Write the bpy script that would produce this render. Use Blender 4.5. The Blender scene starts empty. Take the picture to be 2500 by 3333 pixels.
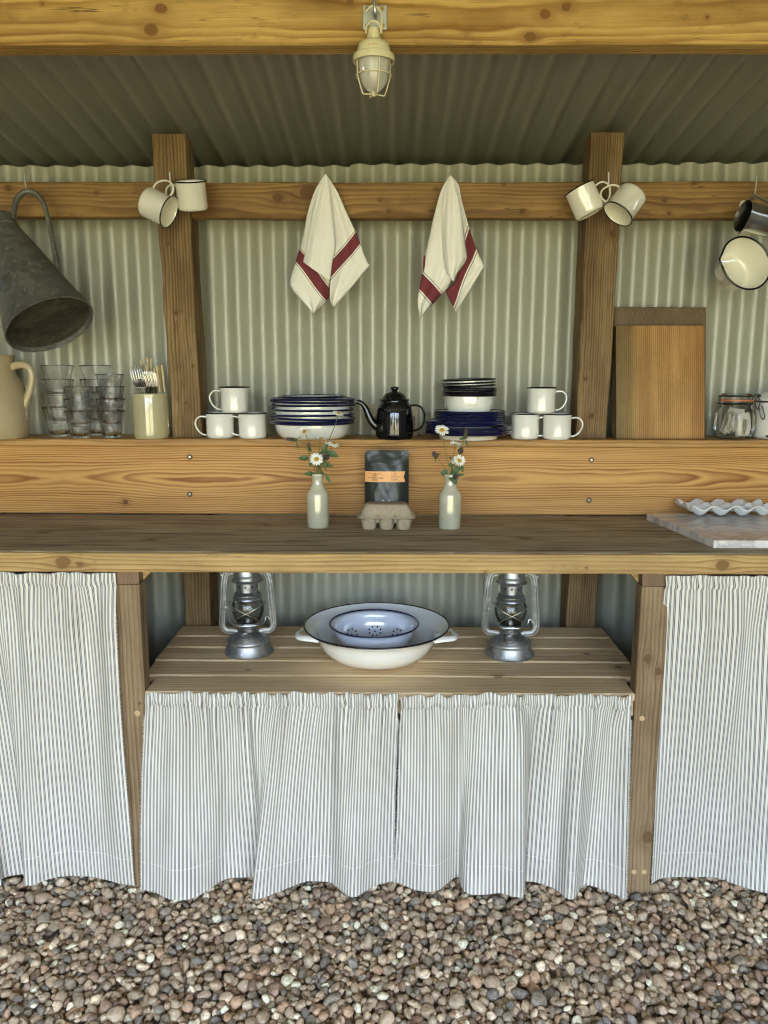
import bpy, bmesh, math, random
import numpy as np
from mathutils import Vector, Matrix, Euler
R = math.radians
sc = bpy.context.scene
COL = sc.collection
rnd = random.Random(7)

# ------------------------------------------------------------------ camera
PITCH, YAW, ROLL, FPX, CAMZ = 10.1, 0.5, 0.09, 2560.0, 1.336
cam_d = bpy.data.cameras.new('camera'); cam = bpy.data.objects.new('camera', cam_d); COL.objects.link(cam)
cam_d.sensor_fit = 'HORIZONTAL'; cam_d.sensor_width = 36; cam_d.lens = 36*FPX/2500
cam_d.clip_start = 0.05; cam_d.clip_end = 400
CM = Matrix.Translation((0, 0, CAMZ)) @ Matrix.Rotation(R(YAW), 4, 'Z') @ Matrix.Rotation(R(90-PITCH), 4, 'X') @ Matrix.Rotation(R(ROLL), 4, 'Z')
cam.matrix_world = CM
sc.camera = cam
CR = CM.to_3x3()
# ------------------------------------------------------------------ world, sun, exposure
SUN_EL, SUN_AZ = 60.0, 155.0           # azimuth the light comes from, measured from +Y towards +X
w = bpy.data.worlds.new('World'); sc.world = w; w.use_nodes = True
wn = w.node_tree; bg = wn.nodes['Background']
sky = wn.nodes.new('ShaderNodeTexSky'); sky.sky_type = 'NISHITA'; sky.sun_disc = False
sky.sun_elevation = R(SUN_EL); sky.sun_rotation = R(SUN_AZ); sky.air_density = 1.1; sky.dust_density = 2.0
wn.links.new(sky.outputs[0], bg.inputs[0]); bg.inputs[1].default_value = 0.15
sl = bpy.data.lights.new('sun', 'SUN'); sl.energy = 4.0; sl.angle = R(0.5); sl.color = (1.0, 0.95, 0.86)
so = bpy.data.objects.new('sun', sl); COL.objects.link(so)
sd = Vector((math.sin(R(SUN_AZ))*math.cos(R(SUN_EL)), math.cos(R(SUN_AZ))*math.cos(R(SUN_EL)), math.sin(R(SUN_EL))))
so.rotation_euler = sd.to_track_quat('Z', 'Y').to_euler(); so.location = (3, -6, 8)
sc.view_settings.view_transform = 'Standard'; sc.view_settings.look = 'None'
sc.view_settings.exposure = 4.0; sc.view_settings.gamma = 1.0
sc.cycles.use_denoising = True; sc.cycles.filter_width = 1.2
try: sc.cycles.denoiser = 'OPENIMAGEDENOISE'; sc.cycles.denoising_input_passes = 'RGB_ALBEDO_NORMAL'; sc.cycles.denoising_prefilter = 'NONE'
except Exception: pass
sc.cycles.max_bounces = 14; sc.cycles.diffuse_bounces = 7; sc.cycles.glossy_bounces = 5
sc.cycles.transmission_bounces = 14; sc.cycles.transparent_max_bounces = 32
sc.cycles.caustics_reflective = False; sc.cycles.caustics_refractive = True; sc.cycles.blur_glossy = 0.1
sc.cycles.sample_clamp_indirect = 6.0

# ------------------------------------------------------------------ layout helpers
def ray(px, py):
    return CR @ Vector(((px-1250)/FPX, -(py-1666.5)/FPX, -1))
def W(px, py, D):                       # the real point seen at a pixel, D metres in front
    r = ray(px, py); return Vector((0, 0, CAMZ)) + r*(D/r.y)
def H(px, py, h):                       # the real point on the level h
    r = ray(px, py); return Vector((0, 0, CAMZ)) + r*((h-CAMZ)/r.z)
def XD(px, D, h):                       # world x of pixel column at depth D and height h
    x = 0.0
    inv = CM.inverted()
    lo, hi = -4.0, 4.0
    for _ in range(40):
        m = (lo+hi)/2; c = inv @ Vector((m, D, h))
        if 1250 + FPX*c.x/(-c.z) < px: lo = m
        else: hi = m
    return (lo+hi)/2
def PX(D, h, x=0.0):                    # metres per source pixel there
    c = CM.inverted() @ Vector((x, D, h)); return -c.z/FPX
def camdir(x, y, z): return (CR @ Vector((x, y, z))).normalized()
def locdir(px, py, x, y, z):            # a direction given as right / up / towards the viewer at that place
    e3 = -ray(px, py).normalized(); cx = CR @ Vector((1, 0, 0)); e1 = (cx-e3*cx.dot(e3)).normalized(); e2 = e3.cross(e1)
    return (e1*x+e2*y+e3*z).normalized()

# ------------------------------------------------------------------ objects
def link(o, parent=None):
    COL.objects.link(o)
    if parent is not None: o.parent = parent
    return o
def tag(o, label, cat, group=None, kind=None):
    if label: o['label'] = label
    if cat: o['category'] = cat
    if group: o['group'] = group
    if kind: o['kind'] = kind
    return o
def thing(name, label, cat, loc=(0, 0, 0), rot=None, group=None):
    o = bpy.data.objects.new(name, None); link(o); o.empty_display_size = 0.02
    if isinstance(rot, Matrix): o.matrix_world = Matrix.Translation(Vector(loc)) @ rot.to_4x4()
    else:
        o.location = loc
        if rot is not None: o.rotation_euler = rot
    return tag(o, label, cat, group)
def dup(root, loc=None, rot=None, label=None, group=None):
    r = root.copy(); COL.objects.link(r)
    if isinstance(rot, Matrix): r.matrix_world = Matrix.Translation(Vector(loc)) @ rot.to_4x4()
    else:
        if loc is not None: r.location = loc
        if rot is not None: r.rotation_euler = rot
    if label: r['label'] = label
    if group: r['group'] = group
    for ch in list(root.children):
        c = ch.copy(); COL.objects.link(c); c.parent = r
        for g in list(ch.children):
            d = g.copy(); COL.objects.link(d); d.parent = c
    return r

class MB:
    def __init__(s): s.v = []; s.f = []; s.uv = None
    def add(s, vs, fs):
        n = len(s.v); s.v.extend([tuple(p) for p in vs]); s.f.extend([tuple(i+n for i in f) for f in fs]); return s
    def box(s, a, b):
        x0, y0, z0 = a; x1, y1, z1 = b
        return s.add([(x0,y0,z0),(x1,y0,z0),(x1,y1,z0),(x0,y1,z0),(x0,y0,z1),(x1,y0,z1),(x1,y1,z1),(x0,y1,z1)],
                     [(0,3,2,1),(4,5,6,7),(0,1,5,4),(1,2,6,5),(2,3,7,6),(3,0,4,7)])
    def lathe(s, prof, n=64, M=None, mod=None, caps=True):
        vs = []; fs = []
        for (r, z) in prof:
            for i in range(n):
                a = 2*math.pi*i/n; rr = r*(mod(a, r, z) if mod else 1)
                vs.append((rr*math.cos(a), rr*math.sin(a), z))
        for k in range(len(prof)-1):
            for i in range(n):
                j = (i+1) % n
                fs.append((k*n+i, k*n+j, (k+1)*n+j, (k+1)*n+i))
        if caps:
            if prof[0][0] > 1e-5: fs.append(tuple(range(n))[::-1])
            if prof[-1][0] > 1e-5: fs.append(tuple((len(prof)-1)*n+i for i in range(n)))
        if M is not None: vs = [M @ Vector(p) for p in vs]
        return s.add(vs, fs)
    def tube(s, pts, r, n=10, closed=False, flat=1.0, up=None, caps=True):
        pts = [Vector(p) for p in pts]; m = len(pts); vs = []; fs = []
        rr = r if isinstance(r, (list, tuple)) else [r]*m
        prev = None
        for k in range(m):
            if closed: t = pts[(k+1) % m]-pts[k-1]
            elif k == 0: t = pts[1]-pts[0]
            elif k == m-1: t = pts[-1]-pts[-2]
            else: t = pts[k+1]-pts[k-1]
            t.normalize()
            if prev is None:
                a = Vector(up) if up is not None else (Vector((0,0,1)) if abs(t.z) < .9 else Vector((1,0,0)))
                prev = a
            nrm = (prev - t*prev.dot(t))
            if nrm.length < 1e-6: nrm = t.orthogonal()
            nrm.normalize(); prev = nrm; b = t.cross(nrm)
            for i in range(n):
                a = 2*math.pi*i/n
                vs.append(pts[k] + (nrm*math.cos(a)*flat + b*math.sin(a))*rr[k])
        K = m if closed else m-1
        for k in range(K):
            for i in range(n):
                j = (i+1) % n; k2 = (k+1) % m
                fs.append((k*n+i, k*n+j, k2*n+j, k2*n+i))
        if not closed and caps:
            fs.append(tuple(range(n))[::-1]); fs.append(tuple((m-1)*n+i for i in range(n)))
        return s.add(vs, fs)
    def grid(s, P, nu, nv, closeu=False):    # P(i,j)
        vs = [P(i, j) for j in range(nv) for i in range(nu)]
        fs = []
        for j in range(nv-1):
            for i in range(nu if closeu else nu-1):
                i2 = (i+1) % nu
                fs.append((j*nu+i, j*nu+i2, (j+1)*nu+i2, (j+1)*nu+i))
        return s.add(vs, fs)
    def build(s, name, mat, parent=None, smooth=True, angle=35, world=False, bevel=0, solid=0, solid_off=-1, subd=0):
        me = bpy.data.meshes.new(name)
        vs = s.v
        if world and parent is not None:
            inv = parent.matrix_world.inverted() if parent.type != 'EMPTY' else Matrix.Translation(-Vector(parent.location))
            vs = [inv @ Vector(p) for p in vs]
        me.from_pydata([tuple(p) for p in vs], [], s.f); me.update()
        if smooth:
            me.shade_smooth(); me.set_sharp_from_angle(angle=R(angle))
        if mat: me.materials.append(mat)
        o = bpy.data.objects.new(name, me); link(o, parent)
        if solid:
            m = o.modifiers.new('thick', 'SOLIDIFY'); m.thickness = solid; m.offset = solid_off
        if bevel:
            m = o.modifiers.new('edge', 'BEVEL'); m.width = bevel; m.segments = 2; m.limit_method = 'ANGLE'; m.angle_limit = R(40)
        if subd:
            m = o.modifiers.new('sub', 'SUBSURF'); m.levels = subd; m.render_levels = subd
        return o

def crv(pts, n=8, closed=False):         # Catmull-Rom through points
    P = [Vector(p) for p in pts]; out = []; m = len(P)
    for k in range(m if closed else m-1):
        p0 = P[k-1] if (k > 0 or closed) else P[0]*2-P[1]
        p1 = P[k]; p2 = P[(k+1) % m]
        p3 = P[(k+2) % m] if (k+2 < m or closed) else P[-1]*2-P[-2]
        for i in range(n):
            t = i/n
            out.append(0.5*((2*p1)+(p2-p0)*t+(2*p0-5*p1+4*p2-p3)*t*t+(3*p1-p0-3*p2+p3)*t**3))
    if not closed: out.append(P[-1])
    return out
def noise1(seed, spacing, n=4000):
    r = np.random.RandomState(seed); v = r.uniform(-1, 1, n)
    def f(s):
        s = np.asarray(s, float)/spacing + 500.0
        i = np.floor(s).astype(int) % (n-4); t = s-np.floor(s)
        p0, p1, p2, p3 = v[i-1], v[i], v[i+1], v[i+2]
        return 0.5*((2*p1)+(p2-p0)*t+(2*p0-5*p1+4*p2-p3)*t*t+(3*p1-p0-3*p2+p3)*t**3)
    return f

def timber(name, mat, parent, a, b, axis, seg=0.04, jit=0.0012, ch=0.003, seed=1, taper=None):
    """sawn timber between two corners, with slightly uneven arrises; verts in world coordinates"""
    a = list(a); b = list(b); ai = 'XYZ'.index(axis); o1, o2 = [i for i in range(3) if i != ai]
    L = b[ai]-a[ai]; n = max(2, int(abs(L)/seg)+1)
    x0, x1, y0, y1 = a[o1], b[o1], a[o2], b[o2]
    ring = [(x0+ch, y0), (x1-ch, y0), (x1, y0+ch), (x1, y1-ch), (x1-ch, y1), (x0+ch, y1), (x0, y1-ch), (x0, y0+ch)]
    fs = [noise1(seed*31+k, 0.09) for k in range(8)]
    vs = []; F = []
    for k in range(n):
        u = a[ai]+L*k/(n-1)
        for q, (p, r_) in enumerate(ring):
            c = int((q+1)//2) % 4
            e = float(fs[c](u))*jit; e2 = float(fs[c+4](u))*jit
            pp, rr = p+e, r_+e2
            if taper:
                cx = taper(u); pp = cx[0] + (pp-(x0+x1)/2)*cx[1]
            v = [0, 0, 0]; v[ai] = u; v[o1] = pp; v[o2] = rr; vs.append(v)
    for k in range(n-1):
        for q in range(8):
            q2 = (q+1) % 8; F.append((k*8+q, k*8+q2, (k+1)*8+q2, (k+1)*8+q))
    F.append(tuple(range(8))[::-1]); F.append(tuple((n-1)*8+q for q in range(8)))
    m = MB().add(vs, F)
    o = m.build(name, mat, parent, smooth=False, world=True)
    bm = bmesh.new(); bm.from_mesh(o.data); bmesh.ops.recalc_face_normals(bm, faces=bm.faces); bm.to_mesh(o.data); bm.free()
    return o
# ------------------------------------------------------------------ materials
class NT:
    def __init__(s, name):
        s.m = bpy.data.materials.new(name); s.m.use_nodes = True; s.t = s.m.node_tree
        s.b = s.t.nodes['Principled BSDF']
    def n(s, typ, **kw):
        x = s.t.nodes.new(typ)
        for k, v in kw.items(): setattr(x, k, v)
        return x
    def l(s, a, b): s.t.links.new(a, b)
    def math(s, op, a, b=None, c=None):
        x = s.n('ShaderNodeMath', operation=op)
        for i, q in enumerate((a, b, c)):
            if q is None: continue
            if isinstance(q, (int, float)): x.inputs[i].default_value = q
            else: s.l(q, x.inputs[i])
        return x.outputs[0]
    def comb(s, x, y, z):
        c = s.n('ShaderNodeCombineXYZ')
        for i, q in enumerate((x, y, z)):
            if isinstance(q, (int, float)): c.inputs[i].default_value = q
            else: s.l(q, c.inputs[i])
        return c.outputs[0]
    def noise(s, vec, scale, detail=3, rough=.55, dist=0):
        x = s.n('ShaderNodeTexNoise'); s.l(vec, x.inputs['Vector'])
        x.inputs['Scale'].default_value = scale; x.inputs['Detail'].default_value = detail
        x.inputs['Roughness'].default_value = rough; x.inputs['Distortion'].default_value = dist
        return x.outputs['Fac']
    def ramp(s, fac, stops, interp='LINEAR'):
        x = s.n('ShaderNodeValToRGB'); x.color_ramp.interpolation = interp; s.l(fac, x.inputs[0])
        e = x.color_ramp.elements
        while len(e) < len(stops): e.new(0.5)
        for i, (p, c) in enumerate(stops):
            e[i].position = p; c = (c, c, c) if isinstance(c, (int, float)) else c; e[i].color = (*c, 1)
        return x.outputs[0]
    def mix(s, fac, a, b, mode='MIX'):
        x = s.n('ShaderNodeMix', data_type='RGBA', blend_type=mode)
        for sock, q in ((x.inputs[0], fac), (x.inputs[6], a), (x.inputs[7], b)):
            if isinstance(q, (int, float)): sock.default_value = q
            elif isinstance(q, tuple): sock.default_value = (*q, 1)
            else: s.l(q, sock)
        return x.outputs[2]
    def maprange(s, v, a, b, c=0, d=1, smooth=False):
        x = s.n('ShaderNodeMapRange'); s.l(v, x.inputs[0]); x.clamp = True
        if smooth: x.interpolation_type = 'SMOOTHSTEP'
        for i, q in enumerate((a, b, c, d)): x.inputs[i+1].default_value = q
        return x.outputs[0]
    def bump(s, h, strength=.2, dist=.001, normal=None):
        x = s.n('ShaderNodeBump'); s.l(h, x.inputs['Height']); x.inputs['Strength'].default_value = strength
        x.inputs['Distance'].default_value = dist
        if normal is not None: s.l(normal, x.inputs['Normal'])
        s.l(x.outputs[0], s.b.inputs['Normal']); return x.outputs[0]
    def set(s, **kw):
        for k, v in kw.items():
            k = k.replace('_', ' ')
            i = s.b.inputs[k]
            if isinstance(v, (int, float)): i.default_value = v
            elif isinstance(v, tuple): i.default_value = (*v, 1) if len(v) == 3 and i.type == 'RGBA' else v
            else: s.l(v, i)
        return s
    def obj(s): return s.n('ShaderNodeTexCoord').outputs['Object']
    def pos(s): return s.n('ShaderNodeNewGeometry').outputs['Position']

def knot_group():
    g = bpy.data.node_groups.new('knot_field', 'ShaderNodeTree')
    for nm in ('U', 'V', 'U0', 'V0', 'Rad'): g.interface.new_socket(nm, in_out='INPUT', socket_type='NodeSocketFloat')
    for nm in ('Push', 'Mask', 'Dist', 'Halo'): g.interface.new_socket(nm, in_out='OUTPUT', socket_type='NodeSocketFloat')
    gi = g.nodes.new('NodeGroupInput'); go = g.nodes.new('NodeGroupOutput')
    def mt(op, a, b=None):
        x = g.nodes.new('ShaderNodeMath'); x.operation = op
        for i, q in enumerate((a, b)):
            if q is None: continue
            if isinstance(q, (int, float)): x.inputs[i].default_value = q
            else: g.links.new(q, x.inputs[i])
        return x.outputs[0]
    o = gi.outputs
    du = mt('DIVIDE', mt('SUBTRACT', o['U'], o['U0']), mt('MULTIPLY', o['Rad'], 1.25))
    dvr = mt('SUBTRACT', o['V'], o['V0']); dv = mt('DIVIDE', dvr, o['Rad'])
    d2 = mt('ADD', mt('MULTIPLY', du, du), mt('MULTIPLY', dv, dv)); d = mt('SQRT', d2)
    # the grain flows round the knot
    e = mt('POWER', 2.718, mt('MULTIPLY', mt('ADD', mt('MULTIPLY', mt('MULTIPLY', du, du), .16), mt('MULTIPLY', mt('MULTIPLY', dv, dv), .3)), -1.0))
    push = mt('MULTIPLY', mt('MULTIPLY', mt('DIVIDE', dvr, mt('ADD', mt('ABSOLUTE', dvr), mt('MULTIPLY', o['Rad'], .6))), o['Rad']), mt('MULTIPLY', e, -1.0))
    mr = g.nodes.new('ShaderNodeMapRange'); mr.interpolation_type = 'SMOOTHSTEP'; g.links.new(d, mr.inputs[0])
    for i, q in enumerate((.75, 1.1, 1., 0.)): mr.inputs[i+1].default_value = q
    mh = g.nodes.new('ShaderNodeMapRange'); mh.interpolation_type = 'SMOOTHSTEP'; g.links.new(d, mh.inputs[0])
    for i, q in enumerate((.8, 3.2, 1., 0.)): mh.inputs[i+1].default_value = q
    for nm, q in (('Push', push), ('Mask', mr.outputs[0]), ('Dist', d), ('Halo', mh.outputs[0])): g.links.new(q, go.inputs[nm])
    return g
KG = knot_group()

def wood(name, axis, face, light, dark, freq=160, pith=(0, .05), warp=.012, wscale=(1.2, 6), knots=(), fibre=.16,
         blotch=.25, grey=0.0, greycol=(.2, .18, .14), knotcol=(.09, .035, .012), rough=.62, bump=.25, seed=0.0, late=(.45, .9), crack=0.0, quad=0, marks=0, tints=None, stain=.25):
    """axis = grain direction, face = the second coordinate read across the main face; pith = ring centre in (across, depth)"""
    m = NT(name); sp = m.n('ShaderNodeSeparateXYZ'); m.l(m.pos(), sp.inputs[0])
    ax = {'X': 0, 'Y': 1, 'Z': 2}; d_ = [a for a in 'XYZ' if a not in (axis, face)][0]
    u, v, wv = sp.outputs[ax[axis]], sp.outputs[ax[face]], sp.outputs[ax[d_]]
    push = None; mask = None; kd = None; halo = None
    uk = m.math('ADD', u, m.math('MULTIPLY', m.math('SUBTRACT', m.noise(m.comb(m.math('MULTIPLY', u, 60), m.math('MULTIPLY', v, 60), seed+2), 1, 3), .5), .010))
    vv = m.math('ADD', v, m.math('MULTIPLY', m.math('SUBTRACT', m.noise(m.comb(m.math('MULTIPLY', u, 40), m.math('MULTIPLY', v, 70), seed), 1, 3), .5), .009))
    for (ku, kv, kr) in knots:
        q = m.n('ShaderNodeGroup'); q.node_tree = KG
        m.l(uk, q.inputs['U']); m.l(vv, q.inputs['V'])
        q.inputs['U0'].default_value = ku; q.inputs['V0'].default_value = kv; q.inputs['Rad'].default_value = kr
        if push is None: push, mask, kd, halo = (q.outputs[i] for i in range(4))
        else:
            push = m.math('ADD', push, q.outputs[0]); mask = m.math('MAXIMUM', mask, q.outputs[1]); kd = m.math('MINIMUM', kd, q.outputs[2]); halo = m.math('MAXIMUM', halo, q.outputs[3])
    v2 = m.math('ADD', v, push) if push is not None else v
    n1 = m.noise(m.comb(m.math('MULTIPLY', u, wscale[0]), m.math('MULTIPLY', v2, wscale[1]), m.math('ADD', m.math('MULTIPLY', wv, wscale[1]), seed)), 1, 3, .5)
    n2 = m.noise(m.comb(m.math('MULTIPLY', u, wscale[0]*5), m.math('MULTIPLY', v2, wscale[1]*3), seed+5), 1, 2, .5)
    a = m.math('SUBTRACT', v2, pith[0]); b = m.math('SUBTRACT', wv, pith[1])
    rr = m.math('SQRT', m.math('ADD', m.math('MULTIPLY', a, a), m.math('MULTIPLY', b, b)))
    ph = m.math('ADD', rr, m.math('ADD', m.math('MULTIPLY', m.math('SUBTRACT', n1, .5), warp*2), m.math('MULTIPLY', m.math('SUBTRACT', n2, .5), warp*.35)))
    fq = m.math('MULTIPLY', ph, freq)
    if quad:      # flat-sawn board: rings crowd together away from the heart line
        a2 = m.math('ADD', m.math('MULTIPLY', a, a), pith[1]*0+.0)
        fq = m.math('ADD', m.math('MULTIPLY', m.math('POWER', m.math('ADD', a2, .00025), .78), quad), m.math('ADD', m.math('MULTIPLY', m.math('SUBTRACT', n1, .5), warp), m.math('MULTIPLY', m.math('SUBTRACT', n2, .5), warp*.12)))
    ring = m.math('FRACT', fq)
    late_ = m.ramp(ring, [(0, .35), (.12, 0.0), (late[0], .15), (late[1], 1.0), (min(.995, late[1]+.07), .9), (1, .35)])
    wv2 = m.noise(m.comb(m.math('MULTIPLY', u, 2.0), m.math('MULTIPLY', rr, 60), seed+9), 1, 2)   # some rings stronger than others
    late_ = m.math('MULTIPLY', late_, m.maprange(wv2, .3, .65, .35, 1.0))
    col = m.mix(late_, light, dark)
    fb = m.noise(m.comb(m.math('MULTIPLY', u, 7), m.math('MULTIPLY', v2, 420), m.math('MULTIPLY', wv, 420)), 1, 4, .7)
    fbm = m.maprange(fb, .25, .75, 1-fibre, 1+fibre*.5)
    col = m.mix(1.0, col, m.comb(fbm, fbm, fbm), 'MULTIPLY')
    bl = m.noise(m.comb(m.math('MULTIPLY', u, 3.2), m.math('MULTIPLY', v, 9), m.math('ADD', m.math('MULTIPLY', wv, 9), seed)), 1, 4, .6)
    blm = m.maprange(bl, .3, .72, 1-blotch, 1+blotch*.35)
    col = m.mix(1.0, col, m.comb(blm, m.math('MULTIPLY', blm, m.math('ADD', m.math('MULTIPLY', blm, .15), .85)), m.math('MULTIPLY', blm, m.math('ADD', m.math('MULTIPLY', blm, .3), .7))), 'MULTIPLY')
    if tints:
        tp = m.maprange(m.math('ADD', v, m.math('MULTIPLY', m.math('SUBTRACT', n1, .5), .02)), tints[0], tints[1], 0, 1)
        col = m.mix(1.0, col, m.ramp(tp, tints[2]), 'MULTIPLY')
    st_ = m.noise(m.comb(m.math('MULTIPLY', u, 14), m.math('MULTIPLY', v, 26), m.math('ADD', m.math('MULTIPLY', wv, 26), seed+4)), 1, 5, .7)
    col = m.mix(m.maprange(st_, .58, .72, 0, stain), col, m.mix(.6, dark, (.05, .035, .02)))
    if grey > 0:
        gf = m.maprange(m.noise(m.comb(m.math('MULTIPLY', u, 2.4), m.math('MULTIPLY', v, 22), m.math('ADD', m.math('MULTIPLY', wv, 22), seed)), 1, 5, .62), .5-grey*.3, .62, 1.0, 1-grey)
        gf = m.math('SUBTRACT', 1.0, gf) if False else gf
        col = m.mix(m.math('MULTIPLY', gf, grey), col, greycol)
    if marks:
        for sc1, sc2, th in ((3.0, 42, .54), (9, 130, .56)):
            mk = m.noise(m.comb(m.math('MULTIPLY', u, sc1), m.math('MULTIPLY', v, sc2), seed+sc1), 1, 3, .6)
            col = m.mix(m.maprange(mk, th, th+.09, 0, marks), col, (.055, .038, .022))
            col = m.mix(m.maprange(mk, .28, .38, marks*.5, 0), col, (.42, .37, .27))
    if mask is not None:
        col = m.mix(m.math('MULTIPLY', halo, .38), col, m.mix(.5, dark, knotcol))
        kr_ = m.maprange(m.math('FRACT', m.math('MULTIPLY', kd, 3.2)), .2, .9, .75, 1.15)
        kc = m.mix(1.0, m.mix(.45, knotcol, dark), m.comb(kr_, kr_, kr_), 'MULTIPLY')
        col = m.mix(m.math('MULTIPLY', mask, .9), col, kc)
    if crack > 0:
        cn = m.noise(m.comb(m.math('MULTIPLY', u, 2.2), m.math('MULTIPLY', v2, 60), m.math('ADD', m.math('MULTIPLY', wv, 60), seed+3)), 1, 2, .4)
        cm_ = m.math('MULTIPLY', m.maprange(m.math('ABSOLUTE', m.math('SUBTRACT', cn, .60)), 0, .012, 1, 0), m.maprange(bl, .45, .6, 0, crack))
        col = m.mix(cm_, col, (.035, .018, .008))
    m.set(Base_Color=col, Roughness=rough)
    m.b.inputs['Specular IOR Level'].default_value = .3
    h = m.math('ADD', m.math('MULTIPLY', late_, .6), m.math('MULTIPLY', fb, .8))
    m.bump(h, bump, .0008)
    return m.m

def plain(name, col, rough=.5, metal=0.0, var=.08, vscale=8, spec=.5, coat=0, bump=0, bscale=60, bdist=.0005):
    m = NT(name); o = m.obj(); n = m.noise(o, vscale, 4, .6); f = m.maprange(n, .3, .7, 1-var, 1+var)
    c = m.mix(1.0, col, m.comb(f, f, f), 'MULTIPLY')
    m.set(Base_Color=c, Roughness=m.maprange(n, .3, .7, rough*.85, min(1, rough*1.15)), Metallic=metal)
    m.b.inputs['Specular IOR Level'].default_value = spec; m.b.inputs['Coat Weight'].default_value = coat
    m.b.inputs['Coat Roughness'].default_value = .05
    if bump: m.bump(m.noise(o, bscale, 4, .6), bump, bdist)
    return m.m

def enamel(name, col, chips=False):
    m = NT(name); o = m.obj()
    n = m.noise(o, 14, 3); f = m.maprange(n, .3, .7, .97, 1.0)
    c = m.mix(1.0, col, m.comb(f, f, f), 'MULTIPLY')
    m.set(Base_Color=c, Roughness=.04)
    m.b.inputs['Specular IOR Level'].default_value = .9 if col[1] > .1 else .45
    m.b.inputs['Coat Weight'].default_value = 1.0 if col[1] > .1 else .3; m.b.inputs['Coat Roughness'].default_value = .015
    m.bump(m.noise(o, 26, 2), .035, .0014)
    return m.m

MAT = {}
MAT['enamel_white'] = enamel('white_enamel', (.80, .80, .76))
MAT['enamel_cream'] = enamel('cream_enamel', (.78, .76, .66))
MAT['enamel_blue'] = enamel('pale_blue_enamel', (.70, .735, .81))
MAT['enamel_navy'] = enamel('navy_enamel', (.006, .008, .055))
MAT['enamel_black'] = enamel('black_enamel', (.005, .005, .006))
MAT['enamel_dark'] = enamel('dark_rim_enamel', (.006, .006, .014))
MAT['zinc'] = None
def galvanised(name, dark, light, metal=.75, rough=.45, sc_=40):
    m = NT(name); o = m.obj()
    v = m.n('ShaderNodeTexVoronoi'); m.l(o, v.inputs['Vector']); v.inputs['Scale'].default_value = sc_
    sp = m.n('ShaderNodeSeparateColor'); m.l(v.outputs['Color'], sp.inputs[0])
    n = m.noise(o, 9, 5, .65); n2 = m.noise(o, 70, 4, .7)
    f = m.math('ADD', m.math('MULTIPLY', sp.outputs[0], .18), m.math('MULTIPLY', n, .82))
    c = m.ramp(f, [(.3, dark), (.68, light)])
    sp2 = m.maprange(n2, .60, .68, 0, .75)
    c = m.mix(sp2, c, tuple(min(1, x*1.9) for x in light))
    m.set(Base_Color=c, Metallic=metal, Roughness=m.maprange(n, .3, .7, rough*.8, rough*1.3))
    m.bump(m.math('ADD', m.noise(o, 22, 3), m.math('MULTIPLY', n2, .3)), .35, .0012)
    return m.m
MAT['can'] = galvanised('weathered_zinc', (.075, .075, .062), (.20, .20, .17), .35, .45, 60)
MAT['can_in'] = galvanised('dark_zinc_base', (.022, .019, .012), (.085, .078, .055), .3, .7, 50)  # recessed base, darker and browner than the body
MAT['tin'] = galvanised('lantern_tin', (.17, .175, .18), (.42, .43, .435), .85, .38, 30)
MAT['steel'] = plain('polished_steel', (.62, .61, .58), .2, 1.0, .03)
MAT['wire'] = plain('zinc_wire', (.42, .42, .40), .3, .9, .1)
MAT['darkwire'] = plain('dark_wire', (.06, .055, .05), .4, .8, .1)
MAT['plate_metal'] = plain('galvanised_plate', (.42, .44, .42), .38, .7, .12, 30)
MAT['brass'] = plain('passivated_screw', (.45, .33, .12), .35, .85, .1)
MAT['screw'] = plain('bright_screw', (.45, .42, .38), .3, .9, .1)
MAT['black'] = plain('black_hole', (.004, .004, .004), .8)
MAT['cream_lamp'] = plain('cream_plastic', (.66, .60, .40), .42, 0, .05, 20, .4)
def glass(name, col=(1, 1, 1), rough=0.0, ior=1.48, bump=0, bs=60, clear=0):
    m = NT(name); m.set(Base_Color=col, Roughness=rough, IOR=ior); m.b.inputs['Transmission Weight'].default_value = 1.0
    if bump: m.bump(m.noise(m.obj(), bs, 2), bump, .001)
    if clear:
        tr = m.n('ShaderNodeBsdfTransparent'); mx = m.n('ShaderNodeMixShader'); mx.inputs[0].default_value = clear; m.l(m.b.outputs[0], mx.inputs[1]); m.l(tr.outputs[0], mx.inputs[2]); m.l(mx.outputs[0], m.t.nodes['Material Output'].inputs[0])
    return m.m
MAT['glass'] = glass('clear_glass', (.995, .998, .995), 0, 1.42, 0, 40, clear=.13)
def thinglass(name, tint):
    m = NT(name); tr = m.n('ShaderNodeBsdfTransparent'); tr.inputs[0].default_value = (*tint, 1); gl_ = m.n('ShaderNodeBsdfGlossy'); gl_.inputs['Roughness'].default_value = .02
    lw = m.n('ShaderNodeLayerWeight'); lw.inputs['Blend'].default_value = .16; mx = m.n('ShaderNodeMixShader'); m.l(m.maprange(lw.outputs['Fresnel'], 0, 1, .02, .75), mx.inputs[0]); m.l(tr.outputs[0], mx.inputs[1]); m.l(gl_.outputs[0], mx.inputs[2])
    m.l(mx.outputs[0], m.t.nodes['Material Output'].inputs[0]); return m.m
MAT['jar_glass'] = thinglass('jar_glass', (.95, .96, .945))
MAT['globe'] = thinglass('sooty_globe_glass', (.80, .80, .80))
def frosted():
    m = NT('frosted_lamp_glass'); m.set(Base_Color=(.62, .62, .58), Roughness=.16); m.b.inputs['Transmission Weight'].default_value = .35
    return m.m
MAT['frosted'] = frosted()
MAT['stoneware'] = plain('grey_salt_glaze', (.46, .45, .35), .07, 0, .10, 22, .8, .9, .03, 60)
MAT['pot_glaze'] = plain('olive_cream_glaze', (.44, .40, .24), .08, 0, .08, 16, .8, .8, .35, 55, .0015)
MAT['jug_glaze'] = plain('buff_stoneware_glaze', (.40, .32, .19), .22, 0, .10, 12, .5, .3, .1, 90)
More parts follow.
